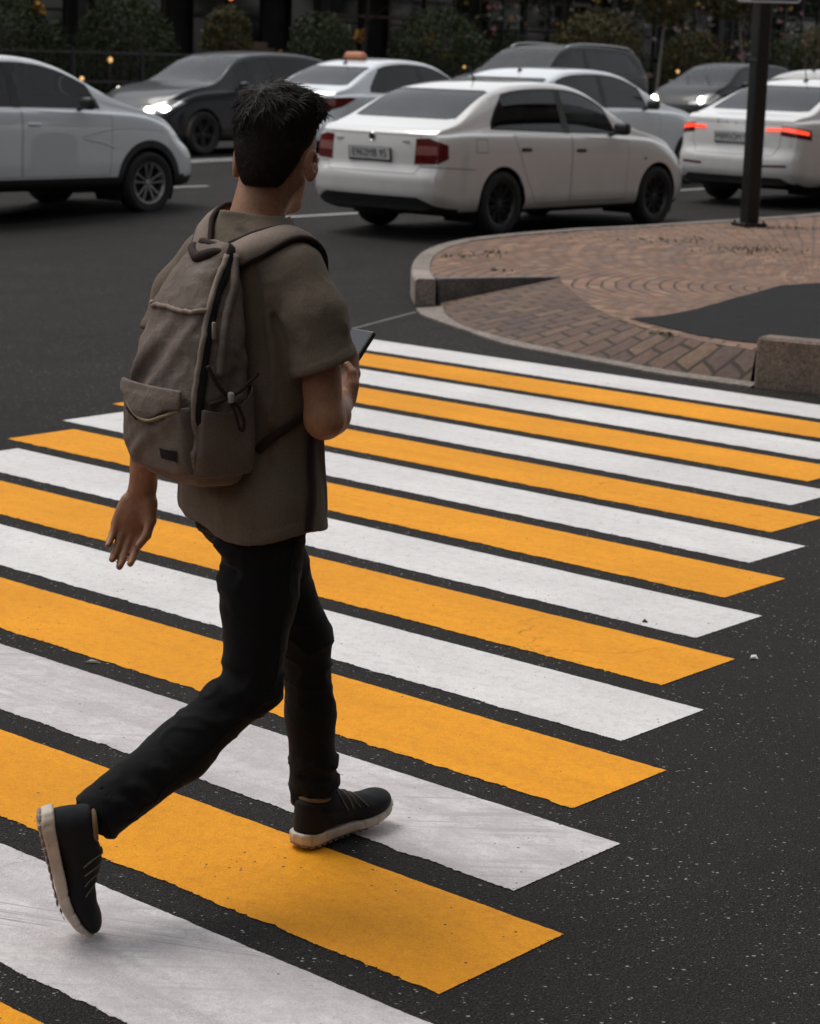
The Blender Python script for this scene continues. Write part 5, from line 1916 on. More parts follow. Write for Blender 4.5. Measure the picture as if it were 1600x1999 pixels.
class Body:
    def __init__(s, sp):
        s.sp = sp
        s.x0, s.x1 = -sp['ro'], sp['wb'] + sp['fo']
        s.W = sp['W'] / 2

    def zc(s, x): return pchip(*zip(*s.sp['zc']), x)
    def zb(s, x): return pchip(*zip(*s.sp['zb']), x)

    def w(s, x):
        r = pchip([s.x0, s.x0 + .06, s.x0 + .22, s.x0 + .7], [.90, .955, .985, 1.], x)
        f = pchip([s.x1 - 1.0, s.x1 - .45, s.x1 - .18, s.x1 - .05, s.x1], [1., .985, .94, .87, .80], x)
        return s.W * np.minimum(r, f)

    def z0(s, x):
        return pchip([s.x0, s.x0 + .35, s.x1 - .5, s.x1], [s.sp.get('zbot', .2) + .06, s.sp.get('zbot', .2), s.sp.get('zbot', .2), s.sp.get('zbot', .2) + .02], x)

    def rail(s, x):
        zb, zc, w = s.zb(x), s.zc(x), s.w(x)
        h = np.maximum(zc - zb - .02, .004)
        zr = zb + .02 + h * .87
        return w * .915 - s.sp.get('tumble', .40) * (zr - zb - .02), zr

    def ring(s, x):
        w, z0, zb, zc = s.w(x), s.z0(x), s.zb(x), s.zc(x)
        yr, zr = s.rail(x)
        H = zb - z0
        cr = s.sp.get('crease', .014)
        Y = [0, .80 * w, .945 * w, .985 * w, (1.0 - cr) * w, .992 * w, .962 * w, .915 * w, yr, yr - .055, yr * .5, 0]
        Z = [z0, z0, z0 + .05, z0 + .17, z0 + .50 * H, z0 + .78 * H, zb, zb + .018, zr, zr + .55 * (zc - zr), zr + .9 * (zc - zr), zc]
        return np.array(Y, float), np.array(Z, float)

    def warp(s, P):
        """lean and plan curvature of the two ends"""
        P = np.array(P, float)
        x, y, z = P.T
        q = np.abs(y) / s.W
        fr = np.clip(1 - (x - s.x0) / .75, 0, 1) ** 1.6
        ff = np.clip(1 - (s.x1 - x) / 1.0, 0, 1) ** 1.6
        rz, rx = zip(*s.sp['rear']); fz, fx = zip(*s.sp['front'])
        x = x + fr * (pchip(rz, rx, z) + s.sp.get('rb', .13) * q ** 2.6)
        x = x - ff * (pchip(fz, fx, z) + s.sp.get('fb', .30) * q ** 2.4)
        return np.stack([x, y, z], 1)

    def endx(s, rear, z):
        return float(s.warp(np.array([[s.x0 if rear else s.x1, 0., z]]))[0, 0])

    def build(s):
        u = np.unique(np.concatenate([s.x0 + np.linspace(0, 1, 16) ** 1.7 * .8, np.linspace(s.x0 + .8, s.x1 - 1., 44), s.x1 - np.linspace(0, 1, 20) ** 1.7 * 1.]))
        sub = np.concatenate([np.linspace(i, i + 1, (4 if i not in (0,) else 3), endpoint=False) for i in range(LINES - 1)] + [[LINES - 1]])
        rings = []
        for x in u:
            Y, Z = s.ring(x)
            rings.append((pchip(range(LINES), Y, sub), pchip(range(LINES), Z, sub)))
        m = len(sub)
        V, F = [], []
        # full ring: right half reversed + left half, open at the keel
        full = 2 * m - 1
        for x, (Y, Z) in zip(u, rings):
            for k in range(m): V.append((x, -Y[k], Z[k]))
            for k in range(m - 2, -1, -1): V.append((x, Y[k], Z[k]))
        for i in range(len(u) - 1):
            for k in range(full - 1):
                a = i * full + k
                F.append((a, a + full, a + full + 1, a + 1))
        # end caps
        cols = np.linspace(-1, 1, 13)
        for end, ri in ((0, 0), (1, len(u) - 1)):
            Y, Z = rings[ri]
            b0 = len(V)
            rows = list(range(3, m))
            for k in rows:
                for c in cols: V.append((u[ri], c * Y[k], Z[k]))
            for j in range(len(rows) - 1):
                for c in range(12):
                    a = b0 + j * 13 + c
                    q = (a, a + 1, a + 14, a + 13)
                    F.append(q[::-1] if end == 0 else q)
        V = s.warp(np.array(V))
        bm = bmesh.new()
        vs = [bm.verts.new(p) for p in V]
        for f in F:
            try: bm.faces.new([vs[i] for i in f])
            except ValueError: pass
        bmesh.ops.remove_doubles(bm, verts=bm.verts, dist=.0012)
        bmesh.ops.recalc_face_normals(bm, faces=bm.faces[:])
        s.bm = bm
        return bm


def basis(d):
    d = Vector(d).normalized()
    e1 = Vector((0, 0, 1)).cross(d)
    e1 = e1.normalized() if e1.length > 1e-4 else Vector((1, 0, 0))
    return d, e1, d.cross(e1)


def carve(bm, pts, d, filt=None, thr=.10):
    """cut the convex outline pts (3D, seen along -d) into the mesh; returns the faces inside"""
    d, e1, e2 = basis(d)
    Q = [Vector((Vector(p).dot(e1), Vector(p).dot(e2))) for p in pts]
    if sum(a.x * b.y - a.y * b.x for a, b in zip(Q, Q[1:] + Q[:1])) < 0: Q = Q[::-1]
    lo = Vector((min(q.x for q in Q), min(q.y for q in Q))); hi = Vector((max(q.x for q in Q), max(q.y for q in Q)))
    cand = []
    for f in bm.faces:
        if f.normal.dot(d) < thr: continue
        xs = [v.co.dot(e1) for v in f.verts]; ys = [v.co.dot(e2) for v in f.verts]
        if max(xs) < lo.x or min(xs) > hi.x or max(ys) < lo.y or min(ys) > hi.y: continue
        if filt and not filt(f.calc_center_median()): continue
        cand.append(f)
    for a, b in zip(Q, Q[1:] + Q[:1]):
        if not cand: return []
        t = (b - a)
        if t.length < 1e-5: continue
        no = (e1 * (-t.y) + e2 * t.x).normalized()
        co = e1 * a.x + e2 * a.y
        ge = set(cand)
        for f in cand: ge.update(f.edges); ge.update(f.verts)
        r = bmesh.ops.bisect_plane(bm, geom=list(ge), dist=1e-5, plane_co=co, plane_no=no)
        cs = set(x for x in r['geom'] if isinstance(x, bmesh.types.BMFace)) | set(f for f in cand if f.is_valid)
        cand = [f for f in cs if f.is_valid and (f.calc_center_median() - co).dot(no) > -1e-6]
    return cand


def lift(bm, faces, name, mat, parent, off=0., remove=True, thick=0.):
    """move faces out of bm into an object of their own"""
    V, F, mp = [], [], {}
    for f in faces:
        q = []
        for v in f.verts:
            if v not in mp:
                mp[v] = len(V)
                V.append(v.co + v.normal * off)
            q.append(mp[v])
        F.append(q)
    if not F: return None
    o = mesh(name, V, F, mat, parent)
    o.data.set_sharp_from_angle(angle=rad(38))
    if remove: bmesh.ops.delete(bm, geom=faces, context='FACES')
    return o


def shrink(pts, k):
    """pull a convex outline towards its middle by about k metres"""
    P = [Vector(p) for p in pts]
    c = sum(P, Vector()) / len(P)
    out = []
    n = len(P)
    for i, p in enumerate(P):
        a, b = P[i - 1], P[(i + 1) % n]
        ia = (a - p).normalized(); ib = (b - p).normalized()
        v = ia + ib
        s_ = max(.25, math.sqrt(max(0, 1 - ia.dot(ib)) / 2))
        if v.length < 1e-3: v = (c - p).normalized()
        else:
            v.normalize()
            if v.dot(c - p) < 0: v = -v
        out.append(p + v * min(k / s_, (c - p).length * .5))
    return out


def make_wheel(parent, x, y, r, w, spec):
    """tyre with a rim as its child; y<0 is the right side"""
    sgn = 1 if y > 0 else -1
    bm = bmesh.new()
    rr_ = r - spec.get('sidewall', .115)
    M = Matrix.Translation((x, y, r)) @ Matrix.Rotation(-sgn * PI / 2, 4, 'X')
    h = w / 2
    bm_lathe(bm, [(rr_ - .01, -h * .8), (rr_ + .02, -h * .95), (r - .035, -h), (r - .008, -h * .82), (r, -h * .5), (r - .004, -h * .46), (r, -h * .4), (r, h * .4), (r - .004, h * .46), (r, h * .5), (r - .008, h * .82), (r - .035, h), (rr_ + .02, h * .95), (rr_ + .004, h * .86), (rr_ - .012, h * .8)], 44, M)
    ty = bm_obj('wheel', bm, M_TYRE, parent, True, 40)
    bm = bmesh.new()
    bm_lathe(bm, [(rr_ - .02, -h * .7), (rr_ - .03, h * .2), (rr_ - .028, h * .55), (rr_ - .012, h * .82), (rr_ + .006, h * .86), (rr_ + .006, h * .80)], 44, M)
    bm_lathe(bm, [(.0, h * .42), (.028, h * .44), (.034, h * .62), (.030, h * .68), (.0, h * .69)], 20, M)
    n, tw = spec.get('spokes', 5), spec.get('twin', .0)
    for k in range(n):
        for t in ((-tw, tw) if tw else (0,)):
            a = 2 * PI * k / n + .3
            wd = spec.get('spw', .030)
            pts = []
            r0, r1 = .03, rr_ - .012
            ax = Vector((math.cos(a), math.sin(a), 0)); pe = Vector((-math.sin(a), math.cos(a), 0))
            c0 = ax * r0 + pe * t * .35; c1 = ax * r1 + pe * t * 1.6
            vs = []
            for c, ww, z in ((c0, wd * .8, h * .60), ((c0 + c1) / 2, wd * .75, h * .68), (c1, wd, h * .74)):
                for dy, dz in ((-1, -.018), (-.7, 0), (.7, 0), (1, -.018)):
                    vs.append(bm.verts.new(M @ (c + pe * ww * .5 * dy + Vector((0, 0, z + dz)))))
            for i in range(2):
                for j in range(3):
                    bm.faces.new((vs[i * 4 + j], vs[i * 4 + j + 1], vs[i * 4 + 5 + j], vs[i * 4 + 4 + j]))
    bmesh.ops.recalc_face_normals(bm, faces=bm.faces[:])
    bm_obj('rim', bm, spec['rim'], ty, True, 40)
    # dark brake disc behind the spokes
    bm = bmesh.new()
    bm_lathe(bm, [(0, h * .1), (rr_ - .03, h * .1)], 28, M)
    bm_obj('brake_disc', bm, M_GAP, ty)
    return ty


def text_mesh(name, s, size, M, mat, parent, ext=.0008):
    cu = bpy.data.curves.new(name, 'FONT')
    cu.body = s; cu.size = size; cu.align_x = 'CENTER'; cu.align_y = 'CENTER'; cu.extrude = ext
    t = bpy.data.objects.new(name, cu)
    COL.objects.link(t)
    dg = bpy.context.evaluated_depsgraph_get()
    me = bpy.data.meshes.new_from_object(t.evaluated_get(dg))
    bpy.data.objects.remove(t); bpy.data.curves.remove(cu)
    me.transform(M)
    me.materials.clear(); me.materials.append(mat)
    o = bpy.data.objects.new(name, me)
    return link(o, parent)


def mirror(pts): return [(p[0], -p[1], p[2]) for p in pts]


def make_car(sp, s, t, back=False):
    x, y = st(s, t)
    root = empty(sp['name'], (x, y, sp['z']), .85741 + (PI if back else 0), sp['label'], 'car', sp['group'])
    root.rotation_euler.z += rad(sp.get('yaw', 0))
    B = Body(sp)
    bm = B.build()
    wb, W = sp['wb'], B.W
    paint_ = sp['paint']
    zb = lambda q: float(B.zb(q))
    R = sp.get('tyre', .31)
    # ---- glazing
    xd, xrr, xws, xcw = sp['xd'], sp['xrr'], sp['xws'], sp['xcw']
    blk = []

    def glaze(pts, d, nm, mat, frame=.03, filt=None):
        f = carve(bm, pts, d, filt)
        for q in f: q.material_index = 1
        f = carve(bm, shrink(pts, frame), d, filt)
        return lift(bm, f, nm, mat, root, -.002)
    top = lambda q: float(B.rail(q)[1]) - .012
    yr = lambda q: float(B.rail(q)[0])
    gl_s = sp.get('side_glass', M_GL_D)
    if sp.get('rear_glass', True):
        za, zt = float(B.zc(xd)) + .015, float(B.zc(xrr)) - .02
        pts = [(0, -(yr(xd) - .10), za + .01), (0, -(yr(xd) - .20), za), (0, yr(xd) - .20, za), (0, yr(xd) - .10, za + .01), (0, yr(xrr) - .045, zt - .02), (0, yr(xrr) - .12, zt), (0, -(yr(xrr) - .12), zt), (0, -(yr(xrr) - .045), zt - .02)]
        glaze(pts, (-1, 0, 0), 'rear_window', sp.get('rg', M_GL_D), .012, lambda c: c.x < xrr + .12 and c.z > zb(min(c.x, xd)) + .03)
    za, zt = float(B.zc(xcw)) + .02, float(B.zc(xws)) - .015
    pts = [(0, -(yr(xcw) - .05), za + .03), (0, -(yr(xcw) - .2), za), (0, yr(xcw) - .2, za), (0, yr(xcw) - .05, za + .03), (0, yr(xws) - .05, zt - .02), (0, yr(xws) - .15, zt), (0, -(yr(xws) - .15), zt), (0, -(yr(xws) - .05), zt - .02)]
    glaze(pts, (1, 0, 0), 'windscreen', sp.get('wg', M_GL_L), .012, lambda c: c.x > xws - .12 and c.z > .8)
    xq, xB, xA = sp['xq'], sp['xB'], sp['xA']
    for sg in (-1, 1):
        dlo_r = [(xq, 0, zb(xq) + .05), (xq + .02, 0, zb(xq) + .12)] + [(q, 0, min(top(q), zb(xq) + .12 + (q - xq - .02) * sp.get('qs', 1.1))) for q in np.linspace(xq + .12, xB - .035, 7)] + [(xB - .035, 0, zb(xB) + .035)]
        dlo_f = [(xB + .035, 0, zb(xB) + .035)] + [(q, 0, min(top(q), top(xA - .12) + (xA - .12 - q) * 2)) for q in np.linspace(xB + .035, xA - .12, 8)] + [(xA, 0, zb(xA) + .075), (xA, 0, zb(xA) + .04)]
        # black band behind both panes (pillar trim)
        band = [(xB - .05, 0, zb(xB) + .03), (xB + .05, 0, zb(xB) + .03), (xB + .05, 0, top(xB + .05)), (xB - .05, 0, top(xB - .05))]
        flt = lambda c: c.y * sg > .3 and c.z > zb(c.x) + .02
        for q in carve(bm, band, (0, sg, 0), flt): q.material_index = 1
        glaze(dlo_r, (0, sg, 0), 'window', gl_s, .016, flt)
        glaze(dlo_f, (0, sg, 0), 'window', sp.get('front_glass', gl_s), .016, flt)
    # ---- wheel arches
    for xw in (0, wb):
        for sg in (-1, 1):
            ra = R + sp.get('arch', .045)
            pts = [(xw + ra * math.cos(q), 0, R + ra * math.sin(q)) for q in np.linspace(-.35, PI + .35, 22)]
            if sp.get('clad'):
                rc = ra + .075
                pc = [(xw + rc * math.cos(q), 0, R + rc * math.sin(q)) for q in np.linspace(-.3, PI + .3, 22)]
                for q in carve(bm, pc, (0, sg, 0), lambda c: c.y * sg > .3 and c.z < 1): q.material_index = 1
            f = carve(bm, pts, (0, sg, 0), lambda c: c.y * sg > .3 and c.z < 1)
            bmesh.ops.delete(bm, geom=f, context='FACES')
    # ---- doors, bonnet, boot as panels with a dark gap
    def panel(pts, d, nm, filt=None, gap=.005, mats=None):
        f = carve(bm, pts, d, filt)
        for q in f:
            if q.material_index == 0: q.material_index = 2
        f = carve(bm, shrink(pts, gap), d, filt)
        for q in f:
            if q.material_index == 2: q.material_index = 0
        return lift(bm, f, nm, mats or paint_, root, .0008)
    sill = sp.get('sill', .30)
    doors = {}
    for sg in (-1, 1):
        flt = lambda c: c.y * sg > .3 and c.z < zb(c.x) + .03
        ra = R + .10
        xr_, xf_ = sp.get('door_r', .36), sp['door_f']
        rear = [(xr_ + .16, 0, sill), (xB, 0, sill), (xB + .01, 0, zb(xB) + .012), (xr_ - .20, 0, zb(xr_) + .008), (xr_ - .12, 0, zb(xr_) - .16), (xr_ - .02, 0, R + .28)]
        front = [(xB + .012, 0, sill), (xf_ - .02, 0, sill), (xf_, 0, .55), (xf_ + .015, 0, zb(xf_) - .02), (xB + .02, 0, zb(xB) + .012)]
        for k, (pts, hx) in enumerate(((rear, xr_ - .02), (front, xB + .16))):
            # clear glass above the belt is untouched: the filter keeps the panel below it
            dr = panel(pts, (0, sg, 0), 'door', flt)
            if dr is None: continue
            zh = zb(hx) - .13
            wy = float(B.w(hx)) * .995
            b2 = bmesh.new()
            bm_box(b2, (hx, sg * (wy - .006), zh), (.16, .030, .034), .012)
            bm_obj('handle', b2, sp.get('handle', M_BLK), dr, True, 50)
    bn = [(xcw + .02, -(W * .78), 0), (B.x1 - .30, -(W * .66), 0), (B.x1 - .12, -.30, 0), (B.x1 - .12, .30, 0), (B.x1 - .30, W * .66, 0), (xcw + .02, W * .78, 0)]
    panel(bn, (0, 0, 1), 'bonnet', lambda c: c.x > xcw and c.z > .6)
    # ---- sub-assemblies given by the car's own list: (name, outline, direction, material, both sides?)
    for nm, pts, d, mat, both, filt in sp.get('cuts', []):
        for sg in ((1, -1) if both else (1,)):
            pp_ = pts if sg == 1 else mirror(pts)
            dd_ = d if sg == 1 else (d[0], -d[1], d[2])
            if mat is None:
                panel(pp_, dd_, nm, filt)
            elif nm == 'trim':
                for q in carve(bm, pp_, dd_, filt, .05): q.material_index = 1
            else:
                f = carve(bm, pp_, dd_, filt, .05)
                o = lift(bm, f, nm, mat, root, .003)
    # lower edge of the body in black plastic
    for f in bm.faces:
        c = f.calc_center_median()
        if f.material_index == 0 and (c.z < sp.get('blackz', .245) or (f.normal.z < -.6 and c.z < .4)): f.material_index = 1
    # wheel wells so that nothing pale shows through the arches
    for xw in (0, wb):
        for sg in (-1, 1):
            ra = R + sp.get('arch', .045) + .012
            vo = []
            for yy in (W * .93, W * .45):
                vo.append([bm.verts.new((xw + ra * math.cos(q), sg * yy, R + ra * math.sin(q))) for q in np.linspace(-.5, PI + .5, 17)])
            for k in range(16):
                f = bm.faces.new((vo[0][k], vo[0][k + 1], vo[1][k + 1], vo[1][k])); f.material_index = 1
            f = bm.faces.new(vo[1]); f.material_index = 1
    bo = bm_obj('body', bm, [paint_, M_BLK, M_GAP], root, True, 38)
    # ---- wheels
    ws = dict(sp['wheel'])
    ty = W - ws.get('inset', .105)
    for xw in (0, wb):
        for sg in (-1, 1):
            make_wheel(root, xw, sg * ty, R, ws.get('w', .2), ws)
    # ---- interior: floor, seats, dash
    b2 = bmesh.new()
    bm_box(b2, ((xd + xcw) / 2 + .2, 0, .42), (xcw - xd - .3, W * 1.6, .06))
    for xs_, yw in ((1.25, .46), (.25, .60)):
        for yy in ((-.36, .36) if xs_ > 1 else (-.34, .34)):
            bm_box(b2, (xs_ + .2, yy, .60), (.50, yw, .2), .05)
            bm_box(b2, (xs_ - .06, yy, .86), (.16, yw, .52), .05, Matrix.Rotation(-.25, 3, 'Y'))
            bm_box(b2, (xs_ - .15, yy, 1.17), (.10, .24, .16), .035)
    bm_box(b2, (xcw - .35, 0, .80), (.45, W * 1.5, .22), .06)
    bm_box(b2, (xd + .28, 0, zb(xd) - .02), (.5, W * 1.3, .03))
    bm_obj('interior', b2, M_SEAT, root, True, 40)
    # ---- mirrors
    xm = sp.get('xm', xA - .12)
    for sg in (-1, 1):
        b2 = bmesh.new()
        bm_box(b2, (xm, sg * (W + .085), zb(xm) + .095), (.11, .175, .125), .042, None, 3)
        bm_tube(b2, [(xm + .01, sg * (W - .08), zb(xm) + .03), (xm, sg * (W + .03), zb(xm) + .06)], .022, 8)
        bm_obj('wing_mirror', b2, sp.get('mirror', M_BLK), root, True, 50)
    # ---- number plates
    def plate(x_, z_, txt, rear, lean):
        x_ = B.endx(rear, z_) + (-.010 if rear else .010)
        Mx = Matrix.Translation((x_, 0, z_)) @ Matrix.Rotation(lean * (1 if rear else -1), 4, 'Y') @ (Matrix(((0, 0, -1), (-1, 0, 0), (0, 1, 0))).to_4x4() if rear else Matrix(((0, 0, 1), (1, 0, 0), (0, 1, 0))).to_4x4())
        b2 = bmesh.new()
        bm_box(b2, (0, 0, 0), (.545, .135, .016), .006)
        bmesh.ops.transform(b2, matrix=Mx, verts=b2.verts)
        po = bm_obj('number_plate', b2, M_BLK, root)
        b2 = bmesh.new()
        bm_box(b2, (0, .006, .0095), (.515, .108, .004), .001)
        bmesh.ops.transform(b2, matrix=Mx, verts=b2.verts)
        bm_obj('plate_face', b2, M_PLATE, po)
        text_mesh('plate_text', txt, .098, Mx @ Matrix.Translation((0, .006, .0125)) @ Matrix.Diagonal((.98, 1.05, 1, 1)), M_INK, po)
    if sp.get('plate'): plate(*sp['plate'])
    if sp.get('fplate'): plate(*sp['fplate'])
    for extra in sp.get('extras', []): extra(root, B)
    return root


def aerial(x, y, h=.16, lean=-.75):
    def fn(root, B):
        z = float(B.zc(x)) - .008
        b2 = bmesh.new()
        bmesh.ops.create_uvsphere(b2, u_segments=12, v_segments=8, radius=1)
        bmesh.ops.transform(b2, matrix=Matrix.Translation((x, y, z)) @ Matrix.Diagonal((.055, .028, .03, 1)), verts=b2.verts)
        bm_tube(b2, [(x, y, z + .02), (x + h * lean, y, z + h)], [.008, .004], 8)
        bm_obj('antenna', b2, M_BLK, root, True)
    return fn


def roof_sign(x, y, mat, size, checks=False):
    def fn(root, B):
        z = float(B.zc(x)) - .012
        b2 = bmesh.new()
        bm_box(b2, (x, y, z + size[2] / 2), size, min(size) * .35, None, 4)
        for v in b2.verts:
            k = 1 - .45 * max(0, (v.co.z - z) / size[2])
            v.co.x = x + (v.co.x - x) * k; v.co.y = y + (v.co.y - y) * (.5 + .5 * k)
        o = bm_obj('taxi_sign', b2, mat, root, True, 50)
        b2 = bmesh.new()
        bm_box(b2, (x, y, z + .008), (size[0] * 1.1, size[1] * 1.05, .02), .006)
        bm_obj('sign_base', b2, M_BLK, o)
        if checks:
            b2 = bmesh.new()
            for sd in (-1, 1):
                for k in range(12):
                    yy = y + (k - 5.5) / 12 * size[1] * .8
                    zz = z + size[2] * (.34 if k % 2 else .56)
                    bm_box(b2, (x + sd * size[0] * .44, yy, zz), (.004 + size[0] * .04, size[1] * .06, size[2] * .2))
            bm_obj('checker_band', b2, M_INK, o)
    return fn


def lamp_ball(pts, r, mat, nm='headlight_bulb'):
    def fn(root, B):
        for p in pts:
            b2 = bmesh.new()
            bmesh.ops.create_uvsphere(b2, u_segments=14, v_segments=8, radius=1)
            bmesh.ops.transform(b2, matrix=Matrix.Translation(p) @ Matrix.Diagonal((r[0], r[1], r[2], 1)), verts=b2.verts)
            bm_obj(nm, b2, mat, root, True)
    return fn


P_WHITE = car_paint('white_car_paint', (.66, .65, .635), 0, .55)
P_WHITEC = car_paint('blue_reflect_white_car_paint', (.655, .69, .725), 0, .3)  # bluish reflections are mixed into the base colour of this white
P_DARK = car_paint('dark_blue_grey_car_paint', (.010, .0125, .017), .2, .2, .35, .35, .3)
P_GREY = car_paint('graphite_car_paint', (.018, .0185, .0195), .1, .3, .45, .18, .2)
P_BLACK = car_paint('black_car_paint', (.007, .0075, .009), .1, .2, .4, .2, .2)
P_SILV = car_paint('pale_silver_car_paint', (.36, .335, .31), .3, .3, .3)
BACKF = lambda c: c.x < -.3
RZ = [(.15, .09), (.30, .05), (.42, .0), (.56, .0), (.66, .045), (.82, .055), (.95, .075), (1.1, .10)]
FZ = [(.15, .12), (.28, .04), (.42, .0), (.56, .01), (.68, .06), (.80, .16), (1.0, .25)]


def sedan(**k):
    """three-box defaults; k overrides"""
    d = dict(ro=1.03, wb=2.60, fo=.86, W=1.71, zbot=.20, rear=RZ, front=FZ, tumble=.42,
             zc=[(-1.03, .965), (-.96, 1.01), (-.74, 1.055), (-.62, 1.085), (.10, 1.40), (.5, 1.462), (.95, 1.48), (1.28, 1.462), (1.48, 1.42), (2.32, 1.0), (2.55, .955), (3.0, .87), (3.28, .77), (3.46, .63)],
             zb=[(-1.03, .945), (-.5, .965), (.3, .955), (1.5, .93), (2.3, .905), (3.0, .79), (3.28, .69), (3.46, .58)],
             xd=-.62, xrr=.08, xws=1.48, xcw=2.30, xq=-.13, xB=1.07, xA=1.90, door_f=2.04, group='cars queuing towards the junction', plate=None)
    d.update(k)
    d['ro'] = -min(d['zc'][0][0], d['zb'][0][0]); d['fo'] = max(d['zc'][-1][0], d['zb'][-1][0]) - d['wb']
    return d


def rear_badge(txts, emblem=None):
    def fn(root, B):
        for s_, y, z, size, x in txts:
            x = float(B.warp(np.array([[B.x0, y, z]]))[0, 0]) - .004
            Mx = Matrix.Translation((x, y, z)) @ Matrix(((0, 0, -1), (-1, 0, 0), (0, 1, 0))).to_4x4()
            text_mesh('lettering', s_, size, Mx, M_CHR, root, .003)
        if emblem:
            x, z, r = emblem
            x = B.endx(True, z) - .002
            b2 = bmesh.new()
            Mx = Matrix.Translation((x, 0, z)) @ Matrix.Rotation(-PI / 2, 4, 'Y')
            bm_lathe(b2, [(r, -.01), (r, .006), (r * .9, .010), (r * .8, .006), (0, .006)], 28, Mx)
            e_ = bm_obj('emblem', b2, M_CHR, root, True, 40)
            b2 = bmesh.new()
            # a winged arrow: shaft with three feathers and an eye
            bm_box(b2, (x - .009, 0, z), (.004, r * .18, r * 1.1))
            for k in range(3):
                bm_box(b2, (x - .009, r * .26, z + r * (.05 + .2 * k)), (.004, r * .42, r * .11), 0, Matrix.Rotation(.5, 3, 'X'))
            bm_box(b2, (x - .009, -r * .16, z - r * .35), (.004, r * .3, r * .2), 0, Matrix.Rotation(.6, 3, 'X'))
            bm_obj('emblem_mark', b2, M_GAP, e_)
    return fn
zr_ = lambda s: float(np.interp(s, ZR_S, ZR_Z))
RB = lambda c: c.x < .2
# --- the white liftback saloon in the near lane
D_ = sedan(name='white_saloon', label='white saloon car with dark tinted windows and red tail light beside the brick island', z=zr_(17.), paint=P_WHITE,
           wheel=dict(rim=M_RIMD, spokes=10, twin=.012, spw=.012, w=.19, sidewall=.10), tyre=.312, front_glass=M_GL_L,
           plate=(-.868, .765, 'E962MB 95', True, -.10),
           cuts=[('lamp_lens', [(-1.0, .60, .86), (-1.02, .61, .775), (-.92, .79, .78), (-.92, .78, .86)], (-.72, .69, 0), M_PINK, True, RB), ('tail_light', [(-.98, .575, .925), (-1.02, .595, .69), (-.92, .80, .70), (-.83, .85, .75), (-.84, .85, .875), (-.94, .70, .935)], (-.72, .69, 0), M_RED, True, RB),
                 ('boot_lid', [(-1, -.55, .60), (-1, .55, .60), (-1, .60, .69), (-1, .575, .955), (-1, -.575, .955), (-1, -.60, .69)], (-1, 0, 0), None, False, lambda c: c.x < -.6),
                 ('trim', [(-1, -.9, .12), (-1, .9, .12), (-1, .84, .27), (-1, .58, .385), (-1, -.58, .385), (-1, -.84, .27)], (-1, 0, 0), M_BLK, False, BACKF),
                 ('trim', [(-1, -.55, .855), (-1, .55, .855), (-1, .55, .868), (-1, -.55, .868)], (-1, 0, 0), M_BLK, False, BACKF),  # shade line of the boot overhang, painted as a black strip
                 ('fuel_flap', [(-.42, -1, .80), (-.25, -1, .80), (-.25, -1, .93), (-.42, -1, .93)], (0, -1, 0), None, False, lambda c: c.y < -.3),
                 ('trim', [(-1.05, 1, .672), (-.42, 1, .640), (-.42, 1, .647), (-1.05, 1, .679)], (0, 1, 0), M_BLK, True, None),
                 ('side_repeater', [(2.33, 1, .70), (2.37, 1, .70), (2.37, 1, .72), (2.33, 1, .72)], (0, 1, 0), M_BLK, True, None),
                 ('headlight', [(3.0, .8, .62), (3.45, .5, .60), (3.45, .45, .70), (3.0, .78, .76)], (.6, .8, 0), M_CLR, True, None)],
           extras=[aerial(.52, 0, .15, -.55), rear_badge([('ŠKODA', .42, .89, .034, -.862), ('RAPID', -.42, .89, .034, -.862)], (-.868, .925, .042))])
make_car(D_, 15.92, 13.56)
# --- white crossover at the left edge
A_ = sedan(name='white_crossover', label='white crossover car with black sills and silver alloy wheels at the left edge', z=zr_(14.6), paint=P_WHITEC, W=1.76, zbot=.27, fo=.925, wb=2.635,
           tyre=.328, wheel=dict(rim=M_RIMS, spokes=5, twin=.030, spw=.030, w=.21, sidewall=.11), clad=True, sill=.42, blackz=.40, arch=.05,
           zc=[(-.90, 1.12), (-.84, 1.22), (-.6, 1.46), (-.3, 1.57), (.4, 1.625), (.95, 1.64), (1.25, 1.62), (1.5, 1.565), (2.35, 1.17), (2.6, 1.10), (3.1, .985), (3.38, .86), (3.56, .72)],
           zb=[(-.90, 1.07), (.3, 1.085), (1.5, 1.07), (2.3, 1.045), (3.0, .93), (3.35, .80), (3.56, .66)],
           xd=-.80, xrr=-.40, xws=1.5, xcw=2.33, xq=-.60, xB=.92, xA=2.0, xm=1.70, door_f=2.10, ro=.90, door_r=.40, handle=P_WHITEC, mirror=M_BLK, side_glass=M_GL_D, front_glass=M_GL_L,
           cuts=[('headlight', [(3.0, .86, .80), (3.3, .74, .70), (3.5, .42, .70), (3.48, .42, .82), (3.1, .80, .93)], (.62, .78, 0), M_CLR, True, None)],
           extras=[aerial(-.3, 0)])


def side_creases(root, B):
    # the folded crease that runs over the front wing and turns back into the door
    for sg in (-1, 1):
        for pts, nm in (([(3.05, .86), (2.7, .89), (2.3, .905), (2.0, .885), (1.74, .83)], 'wing_crease'), ([(1.74, .80), (1.95, .765), (2.14, .71)], 'wing_crease')):
            C = catmull([(x, 0, z) for x, z in pts], 6)
            V, F = [], []
            for i, (x, _, z) in enumerate(C):
                Y, Z = B.ring(x)
                yy = float(np.interp(z, Z[2:8], Y[2:8]))
                p = B.warp(np.array([[x, sg * (yy - .004), z + .016], [x, sg * (yy + .009), z], [x, sg * (yy - .004), z - .016]]))
                V += p.tolist()
                if i: F += [(3 * i - 3, 3 * i, 3 * i + 1, 3 * i - 2), (3 * i - 2, 3 * i + 1, 3 * i + 2, 3 * i - 1)]
            if sg > 0: F = [f[::-1] for f in F]
            mesh(nm, V, F, P_WHITEC, root)


A_['extras'].append(side_creases)
make_car(A_, 12.52, 17.78)
